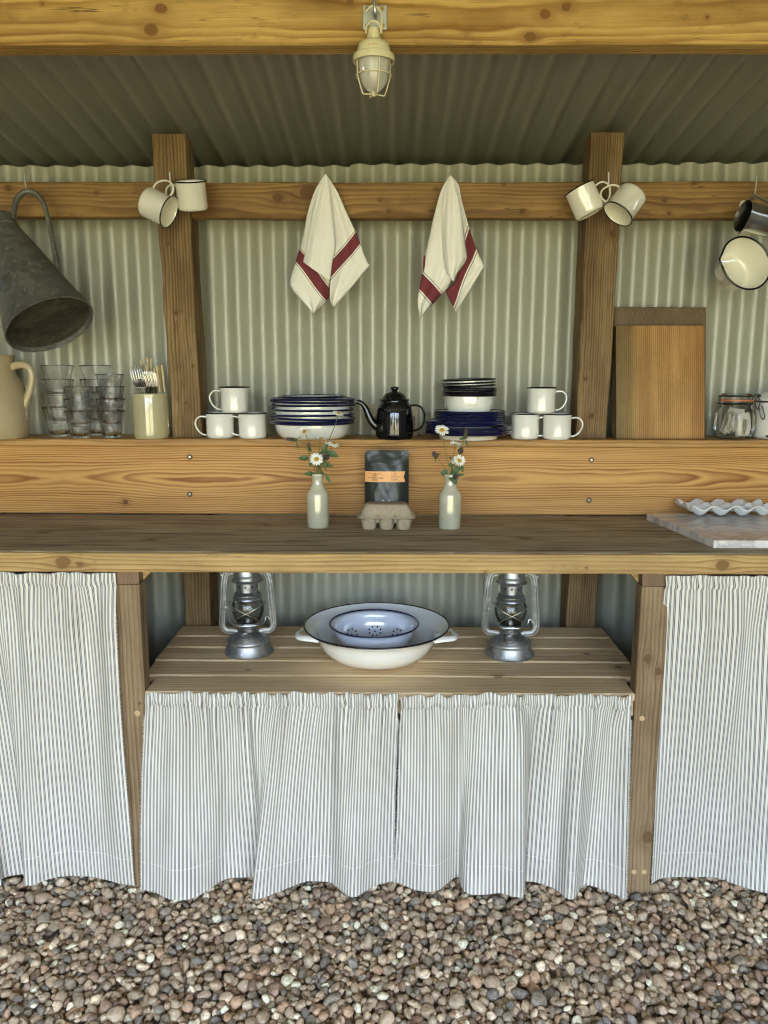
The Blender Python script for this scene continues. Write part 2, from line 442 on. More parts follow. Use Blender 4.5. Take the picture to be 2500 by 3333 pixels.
MAT['carton'] = plain('moulded_pulp', (.40, .33, .235), .9, 0, .14, 160, .2, 0, .6, 300, .0006)
MAT['bone'] = plain('cream_knife_handle', (.66, .55, .33), .35, 0, .06, 20)
MAT['orange'] = plain('orange_rubber', (.62, .17, .06), .5)
MAT['paper'] = plain('tea_bag_paper', (.56, .52, .46), .85, 0, .12, 60)
MAT['card'] = plain('buff_card', (.38, .33, .24), .8, 0, .05)
MAT['cardpic'] = plain('brown_printed_panel', (.12, .07, .045), .6, 0, .5, 60)
MAT['label'] = plain('peach_label_paper', (.80, .42, .17), .6, 0, .02)
MAT['ink'] = plain('label_ink', (.12, .05, .02), .7)
MAT['ink_soft'] = plain('pale_label_ink', (.42, .2, .08), .7)
MAT['white_ink'] = plain('white_ink', (.75, .75, .72), .6)
MAT['ceramic'] = plain('white_porcelain', (.82, .83, .83), .12, 0, .03, 10, .5, .3)
MAT['plug'] = plain('pine_plug', (.50, .34, .17), .6)
MAT['petal'] = plain('daisy_petal', (.80, .80, .72), .6, 0, .05, 200)
MAT['disc'] = plain('daisy_centre', (.50, .30, .03), .8, 0, .25, 500, .3, 0, .8, 900, .001)
MAT['stem'] = plain('green_stem', (.12, .15, .035), .6, 0, .2, 60)
MAT['leaf'] = plain('green_leaf', (.035, .085, .018), .5, 0, .25, 80)
MAT['purple'] = plain('purple_floret', (.13, .06, .20), .7, 0, .4, 300)
MAT['bract'] = plain('brown_green_bract', (.07, .07, .02), .7, 0, .4, 300)

def bagmat():
    m = NT('matt_black_foil'); o = m.obj()
    n = m.noise(o, 13, 3, .5, 1.2)
    m.set(Base_Color=(.024, .027, .024), Roughness=.32); m.b.inputs['Specular IOR Level'].default_value = .38
    m.bump(n, .8, .008)
    return m.m
MAT['bag'] = bagmat()

def marble():
    m = NT('grey_veined_marble'); o = m.obj()
    n = m.noise(o, 7, 6, .62, 1.5)
    vein = m.maprange(m.math('ABSOLUTE', m.math('SUBTRACT', m.noise(o, 4, 6, .6, 2.2), .5)), 0, .05, 1, 0)
    c = m.ramp(n, [(.3, (.78, .76, .73)), (.55, (.66, .62, .59)), (.75, (.42, .38, .36))])
    c = m.mix(m.math('MULTIPLY', vein, .45), c, (.26, .24, .24))
    m.set(Base_Color=c, Roughness=.2); return m.m
MAT['marble'] = marble()

def ticking():
    m = NT('striped_cotton_ticking'); uv = m.n('ShaderNodeUVMap').outputs[0]
    sp = m.n('ShaderNodeSeparateXYZ'); m.l(uv, sp.inputs[0])
    u = m.math('FRACT', m.math('DIVIDE', sp.outputs[0], .0102))
    band = lambda c, wd: m.maprange(m.math('ABSOLUTE', m.math('SUBTRACT', u, c)), wd*.72, wd, 1, 0)
    st = m.math('MAXIMUM', m.math('MAXIMUM', band(.38, .09), band(.62, .09)), m.math('MULTIPLY', m.math('MAXIMUM', band(.27, .022), band(.73, .022)), .55))
    weave = m.noise(m.comb(m.math('MULTIPLY', sp.outputs[0], 1500), m.math('MULTIPLY', sp.outputs[1], 1500), 0), 1, 2, .6)
    big = m.noise(m.comb(m.math('MULTIPLY', sp.outputs[0], 6), m.math('MULTIPLY', sp.outputs[1], 4), 0), 1, 3)
    cream = m.mix(m.maprange(big, .35, .65, 0, 1), (.67, .63, .535), (.74, .705, .62))
    c = m.mix(m.math('MULTIPLY', st, .97), cream, (.07, .075, .095))
    f = m.maprange(weave, .3, .7, .90, 1.04); c = m.mix(1.0, c, m.comb(f, f, f), 'MULTIPLY')
    # hem and channel stitching
    vv = sp.outputs[1]
    s1 = m.math('MULTIPLY', m.maprange(m.math('ABSOLUTE', m.math('SUBTRACT', vv, .075)), .0007, .0012, .35, 0), m.maprange(m.noise(uv, 260, 1), .45, .5, 0, 1))
    c = m.mix(s1, c, (.9, .9, .86))
    m.set(Base_Color=c, Roughness=.9); m.b.inputs['Specular IOR Level'].default_value = .15
    m.b.inputs['Sheen Weight'].default_value = .1
    wr = m.noise(m.comb(m.math('MULTIPLY', sp.outputs[0], 30), m.math('MULTIPLY', sp.outputs[1], 9), 0), 1, 3, .55)
    m.bump(m.math('ADD', m.math('MULTIPLY', weave, .15), wr), .45, .0035)
    return m.m
MAT['ticking'] = ticking()
MAT['fray'] = plain('frayed_cotton', (.70, .67, .60), .95)

def towelmat():
    m = NT('white_linen_with_red_band'); uv = m.n('ShaderNodeUVMap').outputs[0]
    sp = m.n('ShaderNodeSeparateXYZ'); m.l(uv, sp.inputs[0]); u = m.math('ABSOLUTE', sp.outputs[0])   # u in metres from the middle of the band
    band = m.maprange(u, .0148, .0156, 1, 0)
    line = m.maprange(m.math('ABSOLUTE', m.math('SUBTRACT', u, .0192)), .0006, .0011, .85, 0)
    wv = m.noise(m.comb(m.math('MULTIPLY', sp.outputs[0], 900), m.math('MULTIPLY', sp.outputs[1], 900), 0), 1, 3, .6)
    c = m.mix(band, (.84, .83, .79), m.mix(wv, (.13, .03, .04), (.24, .06, .07)))
    c = m.mix(line, c, (.10, .035, .04))
    f = m.maprange(wv, .3, .7, .94, 1.03); c = m.mix(1.0, c, m.comb(f, f, f), 'MULTIPLY')
    m.set(Base_Color=c, Roughness=.92); m.b.inputs['Specular IOR Level'].default_value = .1
    m.bump(m.math('ADD', m.math('MULTIPLY', wv, .25), m.noise(m.obj(), 22, 3, .5)), .5, .003)
    return m.m
MAT['towel'] = towelmat()

def sheetmetal(name, col, rough=.42, dirt=.12):
    m = NT(name); p = m.pos(); n = m.noise(p, 2.2, 4, .6)
    sp = m.n('ShaderNodeSeparateXYZ'); m.l(p, sp.inputs[0])
    st = m.noise(m.comb(m.math('MULTIPLY', sp.outputs[0], 40), m.math('MULTIPLY', sp.outputs[2], 1.2), 0), 1, 4, .6)
    f = m.maprange(m.math('ADD', m.math('MULTIPLY', n, .35), m.math('MULTIPLY', st, .65)), .15, .85, 1-dirt*1.5, 1+dirt*.5)
    c = m.mix(1.0, col, m.comb(f, f, f), 'MULTIPLY'); 
    m.set(Base_Color=c, Roughness=m.maprange(n, .1, .9, rough*.8, rough*1.25)); m.b.inputs['Specular IOR Level'].default_value = .9
    m.bump(m.noise(m.comb(m.math('MULTIPLY', sp.outputs[0], 9), m.math('MULTIPLY', sp.outputs[1], 9), m.math('MULTIPLY', sp.outputs[2], .8)), 1, 2), .25, .004)
    return m.m
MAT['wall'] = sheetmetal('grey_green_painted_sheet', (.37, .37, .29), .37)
MAT['roof'] = sheetmetal('dark_roof_sheet', (.29, .28, .225), .38, .12)  # darker base tone than the wall sheets
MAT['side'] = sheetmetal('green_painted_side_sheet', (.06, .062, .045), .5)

P = W
yl, yd = (.50, .32, .115), (.27, .135, .035)
TB = 1.77; RB = 2.386
def kx(px, py, D, r): q = W(px, py, D); return (q.x, q.z, r)
MAT['beam'] = wood('rough_sawn_spruce_beam', 'X', 'Z', (.60, .40, .135), (.28, .14, .03), 150, (2.06, TB+.09), .010, (1.3, 9),
    [kx(525, 27, TB, .011), kx(492, 97, TB, .013), kx(1774, 45, TB, .010), kx(1845, 20, TB, .009), kx(2303, 57, TB, .004), kx(1725, 120, TB, .010), kx(1140, 5, TB, .006), kx(137, 12, TB, .003)],
    fibre=.22, blotch=.38, seed=1.3, rough=.7, crack=.8, late=(.25, .85), stain=.5)
MAT['rail'] = wood('stained_pine_rail', 'X', 'Z', (.34, .20, .065), (.14, .065, .015), 150, (1.77, RB+.11), .013, (1.6, 9),
    [kx(905, 643, RB, .013), kx(1005, 625, RB, .021), kx(1640, 600, RB, .004), kx(1238, 652, RB, .004), kx(1265, 688, RB, .006), kx(1405, 688, RB, .008), kx(1420, 615, RB, .005), kx(312, 627, RB, .004), kx(2165, 652, RB, .007), kx(2178, 694, RB, .006), kx(28, 612, RB, .008), kx(2260, 596, RB, .005), kx(1700, 690, RB, .006)],
    fibre=.26, blotch=.42, seed=4.1, rough=.6, crack=.9, late=(.25, .85), stain=.5)
MAT['post_l'] = wood('rough_sawn_post_wood', 'Z', 'X', (.35, .24, .12), (.135, .08, .036), 120, (-.69, RB+.03), .010, (2.4, 14),
    [(kx(570, 1018, RB, 0)[1], W(572,1018,RB).x, .005), (W(0,1190,RB).z, W(628,1190,RB).x, .003), (W(0,1310,RB).z, W(605,1310,RB).x, .003), (W(0,790,RB).z, W(547,790,RB).x, .004)], fibre=.4, blotch=.5, seed=2.2, rough=.85, bump=.8, crack=1.0, late=(.25, .8), stain=.55)
MAT['post_r'] = wood('rough_sawn_post_wood_wide_grain', 'Z', 'X', (.34, .235, .12), (.135, .082, .038), 150, (.53, RB+.04), .006, (2.4, 14),
    [(W(0,1350,RB).z, W(1925,1350,RB).x, .008), (W(0,1230,RB).z, W(1905,1230,RB).x, .005), (W(0,760,RB).z, W(1995,760,RB).x, .009)], fibre=.4, blotch=.5, seed=6.2, rough=.85, bump=.8, crack=.8, late=(.25, .8), stain=.55)
BD = 2.338
MAT['board'] = wood('oiled_pine_backboard', 'X', 'Z', (.62, .35, .11), (.22, .06, .008), 150, (1.020, BD+.022), 9.0, (1.3, 5),
    [kx(408, 1634, BD, .007)], fibre=.16, blotch=.16, seed=8.4, rough=.5, bump=.1, late=(.30, .82), quad=470, stain=.05)
MAT['shelf'] = wood('oiled_pine_ledge', 'X', 'Z', (.50, .29, .10), (.27, .12, .03), 260, (1.18, 2.57), .006, (1.5, 14), fibre=.15, blotch=.25, seed=3.3, rough=.55, bump=.12)
MAT['worktop'] = wood('weathered_worktop', 'X', 'Y', (.52, .40, .23), (.27, .19, .10), 70, (2.1, 1.0), .02, (1.1, 12),
    [(-.93, 2.06, .012), (-.62, 1.98, .012), (-.35, 2.18, .01), (.35, 2.01, .012), (.78, 2.1, .01)], fibre=.3, blotch=.5, grey=.75, greycol=(.42, .35, .235), seed=9.1, rough=.7, bump=.4, marks=.6)
MAT['edge'] = wood('worktop_front_edge', 'X', 'Z', (.50, .335, .135), (.28, .155, .045), 150, (.83, 1.90), .008, (1.4, 10),
    [kx(205, 1830, 1.83, .016), kx(2352, 1840, 1.83, .014), kx(1580, 1862, 1.83, .003), kx(258, 1837, 1.83, .006), kx(1910, 1848, 1.83, .003)], fibre=.2, blotch=.35, seed=5.7, rough=.6, crack=.6, stain=.45)
def legwood(n, kn, seed, pith): return wood(n, 'Z', 'X', (.34, .24, .135), (.17, .105, .05), 110, pith, .010, (1.8, 10), kn, fibre=.3, blotch=.4, seed=seed, rough=.7, bump=.4, crack=.5, stain=.4)
MAT['leg_l'] = legwood('planed_leg_wood', [(.5, -.61, .004)], 2.9, (-.54, 1.91))
MAT['leg_r'] = legwood('planed_leg_wood_with_knots', [(W(0, 2135, 1.848).z, W(2108, 2135, 1.848).x, .010), (W(0, 2175, 1.848).z, W(2145, 2175, 1.848).x, .009), (W(0, 2712, 1.848).z, W(2110, 2712, 1.848).x, .015)], 7.7, (.74, 1.90))
MAT['slat'] = wood('planed_larch_slat', 'X', 'Y', (.84, .63, .37), (.50, .32, .15), 95, (2.1, .50), .022, (1.3, 11),
    [(H(1622,2200,.549).x, H(1622,2200,.549).y, .009), (H(2015,2172,.549).x, H(2015,2172,.549).y, .010), (H(808,2180,.549).x, H(808,2180,.549).y, .005), (H(1910,2128,.549).x, H(1910,2128,.549).y, .007)], fibre=.1, blotch=.2, seed=1.9, rough=.55, bump=.1, stain=.08)
MAT['rough_inner'] = wood('dark_bearer_wood', 'Y', 'Z', (.24, .15, .09), (.13, .075, .04), 300, (.9, 0), .01, fibre=.3, seed=3)
MAT['chop_front'] = wood('striped_pine_board', 'Z', 'X', (.50, .32, .135), (.23, .11, .035), 165, (XD(2010, 2.4, 1.3)-.32, 2.40), .006, (1.0, 6), fibre=.2, blotch=.35, seed=5.2, rough=.5, bump=.15, late=(.3, .85), tints=(XD(2010, 2.4, 1.3), XD(2304, 2.4, 1.3), [(0, (.50, .56, .50)), (.13, (.62, .64, .52)), (.22, (.95, .88, .7)), (.33, (.80, .70, .48)), (.42, (1.1, 1.0, .8)), (.8, (1.05, .92, .72)), (1, (.95, .75, .5))]))
MAT['chop_back'] = wood('grey_brown_board', 'Z', 'X', (.21, .15, .085), (.13, .085, .045), 300, (.5, 2.6), .01, (1.0, 6), fibre=.35, blotch=.35, seed=6.2, rough=.6)
MAT['endwood'] = wood('board_edge_wood', 'Z', 'Y', (.30, .19, .09), (.18, .1, .04), 200, (2.3, .7), .01, seed=1)

def stone():
    m = NT('beach_pebbles'); at = m.n('ShaderNodeAttribute', attribute_type='INSTANCER', attribute_name='tint')
    o = m.obj(); tv = at.outputs['Fac']
    off = m.math('MULTIPLY', tv, 91.7)
    v = m.n('ShaderNodeVectorMath', operation='ADD'); m.l(o, v.inputs[0]); m.l(m.comb(off, off, off), v.inputs[1])
    pal = [(0.502, 0.361, 0.224), (0.387, 0.3, 0.198), (0.553, 0.424, 0.272), (0.335, 0.212, 0.13), (0.27, 0.217, 0.153), (0.877, 0.705, 0.48), (0.528, 0.334, 0.194), (0.494, 0.38, 0.248), (0.234, 0.201, 0.157), (0.559, 0.406, 0.246), (0.289, 0.191, 0.126), (0.909, 0.836, 0.587), (0.434, 0.329, 0.21), (0.495, 0.357, 0.234), (0.282, 0.231, 0.16), (0.761, 0.574, 0.372)]
    stops = [(i/len(pal), c) for i, c in enumerate(pal)]
    c = m.ramp(tv, stops, 'CONSTANT')
    n = m.noise(v.outputs[0], 1.5, 5, .65); f = m.maprange(n, .3, .7, .62, 1.25); c = m.mix(1.0, c, m.comb(f, f, f), 'MULTIPLY')
    c = m.mix(m.maprange(m.noise(v.outputs[0], 2.1, 4, .7), .57, .66, 0, .55), c, (.50, .45, .37))
    c = m.mix(m.maprange(m.noise(v.outputs[0], 3.3, 3, .7), .60, .70, 0, .7), c, (.10, .075, .05))
    m.set(Base_Color=c, Roughness=m.maprange(n, .3, .7, .36, .62)); m.b.inputs['Specular IOR Level'].default_value = .5
    m.bump(m.noise(v.outputs[0], 5, 4, .6), .2, .10)
    return m.m
MAT['stone'] = stone()
MAT['flint'] = plain('rough_gravel_ground', (.15, .125, .095), .85, 0, .5, 60, .3, 0, 1.0, 40, .012)
def lawnmat():
    m = NT('sunlit_lawn'); p = m.pos(); n = m.noise(p, .8, 5, .6); n2 = m.noise(p, 40, 3, .7)
    c = m.ramp(n, [(.3, (.19, .185, .082)), (.7, (.31, .285, .155))]); f = m.maprange(n2, .3, .7, .7, 1.2)
    m.set(Base_Color=m.mix(1.0, c, m.comb(f, f, f), 'MULTIPLY'), Roughness=.9); m.bump(n2, .8, .03); return m.m
MAT['lawn'] = lawnmat()
MAT['tree_leaf'] = plain('hedge_foliage', (.075, .11, .02), .6, 0, .35, 3)
MAT['bark'] = plain('grey_bark', (.10, .08, .055), .9, 0, .3, 12, .2, 0, .8, 30, .01)
# ------------------------------------------------------------------ ground, gravel, lawn
def flat(name, x0, x1, y0, y1, z, mat):
    o = MB().add([(x0,y0,z),(x1,y0,z),(x1,y1,z),(x0,y1,z)], [(0,1,2,3)]).build(name, mat, smooth=False)
    o['kind'] = 'structure'; return o
flat('ground', -150, 150, -150, 150, -.045, MAT['lawn'])
flat('gravel_bed', -2.5, 2.5, -2.4, 2.85, -.012, MAT['flint'])

def gravel():
    rs = np.random.RandomState(11)
    variants = []
    cc = bpy.data.collections.new('pebble_shapes')
    for k in range(14):
        bm = bmesh.new(); bmesh.ops.create_icosphere(bm, subdivisions=3, radius=1)
        off = Vector((k*7.3, k*3.1, 0))
        from mathutils import noise as mn
        p1 = rs.uniform(.75, 1.25)
        for v in bm.verts:
            d = v.co.normalized()
            f = 1 + .30*mn.noise(d*.95+off) + .10*mn.noise(d*2.1+off)
            if k % 3 == 0: f -= .22*max(0, mn.noise(d*1.6+off*2))        # knobbly flint
            s = (abs(d.x)**p1.__float__()*0+1)
            v.co = d*f
        if k % 2 == 0:                                                    # a chipped facet
            nn = Vector(rs.uniform(-1, 1, 3)).normalized()
            for v in bm.verts:
                e = v.co.dot(nn)-.62
                if e > 0: v.co -= nn*e*.85
        me = bpy.data.meshes.new('pebble_shape'); bm.to_mesh(me); bm.free(); me.shade_smooth(); me.materials.append(MAT['stone'])
        o = bpy.data.objects.new('pebble_shape_%02d' % k, me); cc.objects.link(o)
    x0, x1, y0, y1 = -1.75, 1.75, 1.08, 2.5
    g = .004; nx, ny = int((x1-x0)/g), int((y1-y0)/g)
    hf = np.zeros((ny, nx)); P = []; Rr = []; S = []; T = []; I = []
    N = 44000
    sizes = np.clip(np.exp(rs.normal(math.log(.0104), .28, N)), .0052, .021)
    order = rs.permutation(N); sizes = sizes[order]
    for k in range(N):
        a = sizes[k]; b = a*rs.uniform(.62, .95); c = b*rs.uniform(.62, .95)
        best = None
        for _ in range(5):
            cx, cy = rs.randint(4, nx-4), rs.randint(4, ny-4); hh = hf[cy, cx]
            if best is None or hh < best[0]: best = (hh, cx, cy)
        _, cx, cy = best; th = rs.uniform(0, math.pi)
        q = int(a/g)+1
        i0, i1, j0, j1 = max(0, cy-q), min(ny, cy+q+1), max(0, cx-q), min(nx, cx+q+1)
        yy, xx = np.mgrid[i0:i1, j0:j1]; dx = (xx-cx)*g; dy = (yy-cy)*g
        u = (dx*math.cos(th)+dy*math.sin(th))/a; v = (-dx*math.sin(th)+dy*math.cos(th))/b
        d2 = u*u+v*v; msk = d2 < 1
        if not msk.any(): continue
        sub = hf[i0:i1, j0:j1]; low = c*np.sqrt(np.clip(1-d2, 0, 1))
        zc = np.percentile((sub+low)[msk], 72)
        if zc > .036: continue
        sub[msk] = np.maximum(sub[msk], (zc+low)[msk])
        P.append((x0+cx*g+rs.uniform(-.002, .002), y0+cy*g+rs.uniform(-.002, .002), zc-.030))
        Rr.append((rs.normal(0, .42), rs.normal(0, .42), th)); S.append((a, b, c)); T.append(rs.uniform(0, 1)); I.append(rs.randint(0, 14))
    me = bpy.data.meshes.new('gravel'); me.from_pydata(P, [], [])
    for nm, ty, data in (('rot', 'FLOAT_VECTOR', Rr), ('siz', 'FLOAT_VECTOR', S)):
        at = me.attributes.new(nm, ty, 'POINT'); at.data.foreach_set('vector', np.array(data, float).ravel())
    at = me.attributes.new('tint', 'FLOAT', 'POINT'); at.data.foreach_set('value', np.array(T))
    at = me.attributes.new('idx', 'INT', 'POINT'); at.data.foreach_set('value', np.array(I, dtype=np.int32))
    o = bpy.data.objects.new('gravel', me); link(o); me.materials.append(MAT['stone'])
    ng = bpy.data.node_groups.new('scatter', 'GeometryNodeTree')
    ng.interface.new_socket('Geometry', in_out='INPUT', socket_type='NodeSocketGeometry'); ng.interface.new_socket('Geometry', in_out='OUTPUT', socket_type='NodeSocketGeometry')
    N_ = ng.nodes.new; gi = N_('NodeGroupInput'); go = N_('NodeGroupOutput'); ip = N_('GeometryNodeInstanceOnPoints'); ci = N_('GeometryNodeCollectionInfo')
    ci.inputs['Collection'].default_value = cc; ci.inputs['Separate Children'].default_value = True; ci.inputs['Reset Children'].default_value = True
    def na(nm, ty):
        x = N_('GeometryNodeInputNamedAttribute'); x.data_type = ty; x.inputs[0].default_value = nm; return [s for s in x.outputs if s.enabled][0]
    L = ng.links.new; L(gi.outputs[0], ip.inputs['Points']); L(ci.outputs[0], ip.inputs['Instance']); ip.inputs['Pick Instance'].default_value = True
    L(na('idx', 'INT'), ip.inputs['Instance Index']); L(na('siz', 'FLOAT_VECTOR'), ip.inputs['Scale'])
    er = N_('FunctionNodeEulerToRotation'); L(na('rot', 'FLOAT_VECTOR'), er.inputs[0]); L(er.outputs[0], ip.inputs['Rotation'])
    L(ip.outputs[0], go.inputs[0])
    md = o.modifiers.new('scatter', 'NODES'); md.node_group = ng
    tag(o, 'loose brown and grey beach pebbles covering the floor', 'gravel', kind='stuff')
gravel()

# ------------------------------------------------------------------ the shelter
sh = thing('open_shelter', 'open fronted shelter with pale corrugated walls, dark corrugated roof and rough timber frame', 'shelter', (0, 2.1, 0))
PITCHC = .0762
def corr(name, mat, x0, x1, pf, n2=2, off=0.0, phase=0.0, amp=.0108):
    nx = int((x1-x0)/PITCHC*20)
    def P(i, j):
        x = x0+(x1-x0)*i/nx; return pf(x, amp*math.cos(2*math.pi*(x+phase)/PITCHC)+off, j/(n2-1))
    m = MB().grid(P, nx+1, n2); return m.build(name, mat, sh, world=True, angle=80)
WD = 2.516
seams = [XD(68, WD, 1.85)-2.144, XD(68, WD, 1.85)-1.07, XD(68, WD, 1.85), XD(1140, WD, 1.85), XD(2210, WD, 1.85), XD(2210, WD, 1.85)+1.06]
for k in range(5):
    a, b = max(-2.42, seams[k]), min(2.42, seams[k+1]+.04)
    zt = 1.947 + (.004 if k in (3,) else 0) + (.008 if k == 4 else 0)
    corr('wall_sheet', MAT['wall'], a, b, lambda x, d, t, zt=zt: (x, WD-d, -.04+(zt+.04)*t), off=.0026*(k % 2), phase=.02)
def HR(y): return 2.030+.118*(2.386-y)
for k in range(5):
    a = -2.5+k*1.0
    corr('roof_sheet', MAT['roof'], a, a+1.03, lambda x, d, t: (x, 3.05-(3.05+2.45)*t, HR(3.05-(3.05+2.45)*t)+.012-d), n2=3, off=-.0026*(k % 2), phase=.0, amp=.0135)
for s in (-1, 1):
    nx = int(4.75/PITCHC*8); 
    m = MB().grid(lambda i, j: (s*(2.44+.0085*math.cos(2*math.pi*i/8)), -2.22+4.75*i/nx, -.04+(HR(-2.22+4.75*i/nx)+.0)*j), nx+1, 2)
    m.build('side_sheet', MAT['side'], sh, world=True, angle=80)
MB().box((-2.5, 2.98, 1.60), (2.5, 2.995, 2.1)).box((-2.5, 2.528, 1.60), (2.5, 2.978, 1.612)).build('eaves_light_block', MAT['roof'], sh, world=True, smooth=False)  # unseen sheets added to stop outside light leaking in over the wall
# posts of the rear wall
XPL, XPR = (XD(562, RB, 1.14)+XD(657, RB, 1.14))/2, (XD(1874, RB, 1.14)+XD(1976, RB, 1.14))/2
def tl(z):      # left post: wider and a little left at the top
    t = (z-1.14)/.86; t = max(-.6, min(1, t)); return (XPL+.000-.018*t, 1+.10*t)
def tr(z):
    t = max(-.6, min(1, (z-1.14)/.86)); return (XPR+.006*t, 1+.02*t)
timber('post', MAT['post_l'], sh, (XPL-.044, RB, -.03), (XPL+.044, RB+.10, HR(RB+.05)-.022), 'Z', jit=.0024, seed=3, taper=tl)
timber('post', MAT['post_r'], sh, (XPR-.047, RB, -.03), (XPR+.047, RB+.10, HR(RB+.05)-.020), 'Z', jit=.0024, seed=5, taper=tr)
for x in (-1.95, 1.95):
    timber('post', MAT['post_r'], sh, (x-.045, RB, -.03), (x+.045, RB+.10, HR(RB+.05)-.02), 'Z', seed=8)
zr0, zr1 = W(1250, 709, RB).z, W(1250, 593, RB).z
for k, (a, b) in enumerate(((-2.41, XPL-.052), (XPL+.040, XPR-.048), (XPR+.055, 2.41))):
    timber('rail', MAT['rail'], sh, (a, RB-.001+(.003 if k != 1 else 0), zr0+(.003 if k == 0 else 0)), (b, RB+.045, zr1+(.002 if k != 1 else 0)), 'X', jit=.0012, seed=11+k)
zb0 = W(1250, 145, TB).z
timber('beam', MAT['beam'], sh, (-2.41, TB, zb0), (2.41, TB+.055, HR(TB)-.005), 'X', jit=.001, seed=17)
timber('front_beam', MAT['beam'], sh, (-2.41, -2.25, 2.36), (2.41, -2.20, HR(-2.2)-.01), 'X', seed=19)
for x in (-.05,): timber('unseen_front_post', MAT['post_l'], sh, (x-.12, -2.19, -.03), (x+.12, -2.09, 2.40), 'Z', seed=20)  # unseen centre post, added to split the reflected highlights on the mugs
for x in (-2.33, 2.33): timber('unseen_front_post', MAT['post_l'], sh, (x-.05, -2.19, -.03), (x+.05, -2.09, 2.40), 'Z', seed=21)

# ------------------------------------------------------------------ workbench
WF, WT, WB = 1.830, .9095, .861
wb = thing('workbench', 'long timber worktop with weathered top and pale front edge on planed legs', 'workbench', (0, 2.0, 0))
timber('worktop', MAT['worktop'], wb, (-2.3, WF+.012, WB+.004), (2.3, 2.337, WT), 'X', jit=.0004, seed=23)
timber('front_edge', MAT['edge'], wb, (-2.3, WF, WB), (2.3, WF+.012, WT-.0015), 'X', jit=.0005, ch=.0015, seed=24)
LD = 1.848
lx0, lx1 = XD(356, LD, .77), XD(456, LD, .77)
rx0, rx1 = XD(2086, LD, .77), XD(2168, LD, .77)+.006
timber('leg', MAT['leg_l'], wb, (lx0, LD, -.03), (lx1, LD+.05, WB-.036), 'Z', seed=31, jit=.0008)
timber('leg', MAT['leg_r'], wb, (rx0, LD, -.03), (rx1, LD+.05, WB-.036), 'Z', seed=32, jit=.0008)
for x in (-1.72, 1.66): timber('leg', MAT['leg_l'], wb, (x, LD, -.03), (x+.075, LD+.05, WB-.036), 'Z', seed=33)
for a, b in ((lx0, lx1), (rx0, rx1)):
    timber('bearer', MAT['rough_inner'], wb, (a-.001, LD-.001, WB-.034), (b+.001, 2.384, WB-.002), 'Y', seed=35)
    s = 1 if a < 0 else -1; xi = b if a < 0 else a          # small corner block behind
    MB().add([(xi, LD+.03, WB-.002), (xi+s*.03, LD+.03, WB-.002), (xi, LD+.03, WB-.034), (xi, LD+.06, WB-.002), (xi+s*.03, LD+.06, WB-.002), (xi, LD+.06, WB-.034)],
             [(0,1,2),(3,5,4),(0,3,4,1),(1,4,5,2),(2,5,3,0)]).build('corner_block', MAT['edge'], wb, world=True, smooth=False)
def disc(px, py, D, r, mat, parent, name, t=.0015):
    p = W(px, py, D); m = MB().lathe([(r, 0), (r, t*.6), (r*.85, t)], 20)
    o = m.build(name, mat, parent); o.matrix_parent_inverse = Matrix(); o.location = Vector((p.x, D, p.z))-Vector(parent.location); o.rotation_euler = (R(90), 0, 0); return o
disc(447, 2322, LD, .0075, MAT['plug'], wb, 'wood_plug'); disc(2090, 2338, LD, .0068, MAT['plug'], wb, 'wood_plug')
disc(454, 2289, LD, .0055, MAT['rough_inner'], wb, 'wood_plug', .0006)
disc(2064, 2838, LD, .0065, MAT['plug'], wb, 'wood_plug', .0006); disc(2097, 2838, LD, .0065, MAT['plug'], wb, 'wood_plug', .0006)

# ------------------------------------------------------------------ wall shelf
SF, ST, SB = 2.3165, 1.1396, 1.119
ws = thing('wall_shelf', 'oiled pine backboard with bold grain and narrow ledge above the worktop', 'shelf', (0, 2.36, 1.12))
timber('backboard', MAT['board'], ws, (-2.3, BD, WT+.003), (2.3, BD+.043, SB-.001), 'X', jit=.0004, ch=.002, seed=41)
timber('ledge', MAT['shelf'], ws, (-2.3, SF, SB), (2.3, 2.503, ST), 'X', jit=.0005, ch=.0022, seed=42)
for px, py in ((618, 1487), (618, 1608), (1925, 1497), (1917, 1628)):
    p = W(px, py, BD); M = Matrix.Translation(Vector((p.x, BD, p.z))-Vector(ws.location)) @ Matrix.Rotation(R(90), 4, 'X')
    b = MB().lathe([(.0078, 0), (.0078, .0016), (.0070, .0022), (.0058, .0008)], 24, M).build('bolt', MAT['darkwire'], ws)
    MB().lathe([(.0046, -.001), (.0046, .0022), (.003, .0034), (.001, .0034)], 16, M).build('bolt_head', MAT['screw'], b)

# ------------------------------------------------------------------ slatted shelf
LH = .549
ss = thing('slatted_shelf', 'low slatted shelf of planed boards between the bench legs', 'shelf', (0, 2.08, LH))
inv = lambda t: (CAMZ-LH)/t
fr = [1.7425, 1.829, 1.936, 2.041, 2.139]            # front edges, measured from the light slat edges
fr = [1.8505, 1.961, 2.069, 2.176, 2.273]
sx0, sx1 = H(592, 2042, LH).x, H(1957, 2042, LH).x
for k, y in enumerate(fr):
    y1 = (fr[k+1]-.009) if k < 4 else 2.369
    a, b = (sx0, sx1) if k > 0 else (lx1+.001, rx0-.001)
    if k == 1: a, b = sx0+.004, sx1-.004
    o = timber('slat', MAT['slat'], ss, (a, y, LH-.020), (b, y1, LH), 'X', jit=.0003, ch=.003, seed=50+k)
    for sx in (a+.035+.012*(k == 0), b-.04-.01*(k == 0)):
        for yy in ((y+.022, y1-.022) if k else (y1-.02,)):
            M = Matrix.Translation(Vector((sx, yy, LH))-Vector(ss.location)) @ Matrix.Rotation(rnd.uniform(0, 3), 4, 'Z')
            m = MB().lathe([(.0042, -.001), (.0042, .0003), (.0030, -.0004), (.001, -.0006)], 14, M)
            so_ = m.build('screw', MAT['screw'], o, smooth=True); so_.matrix_parent_inverse = Matrix()
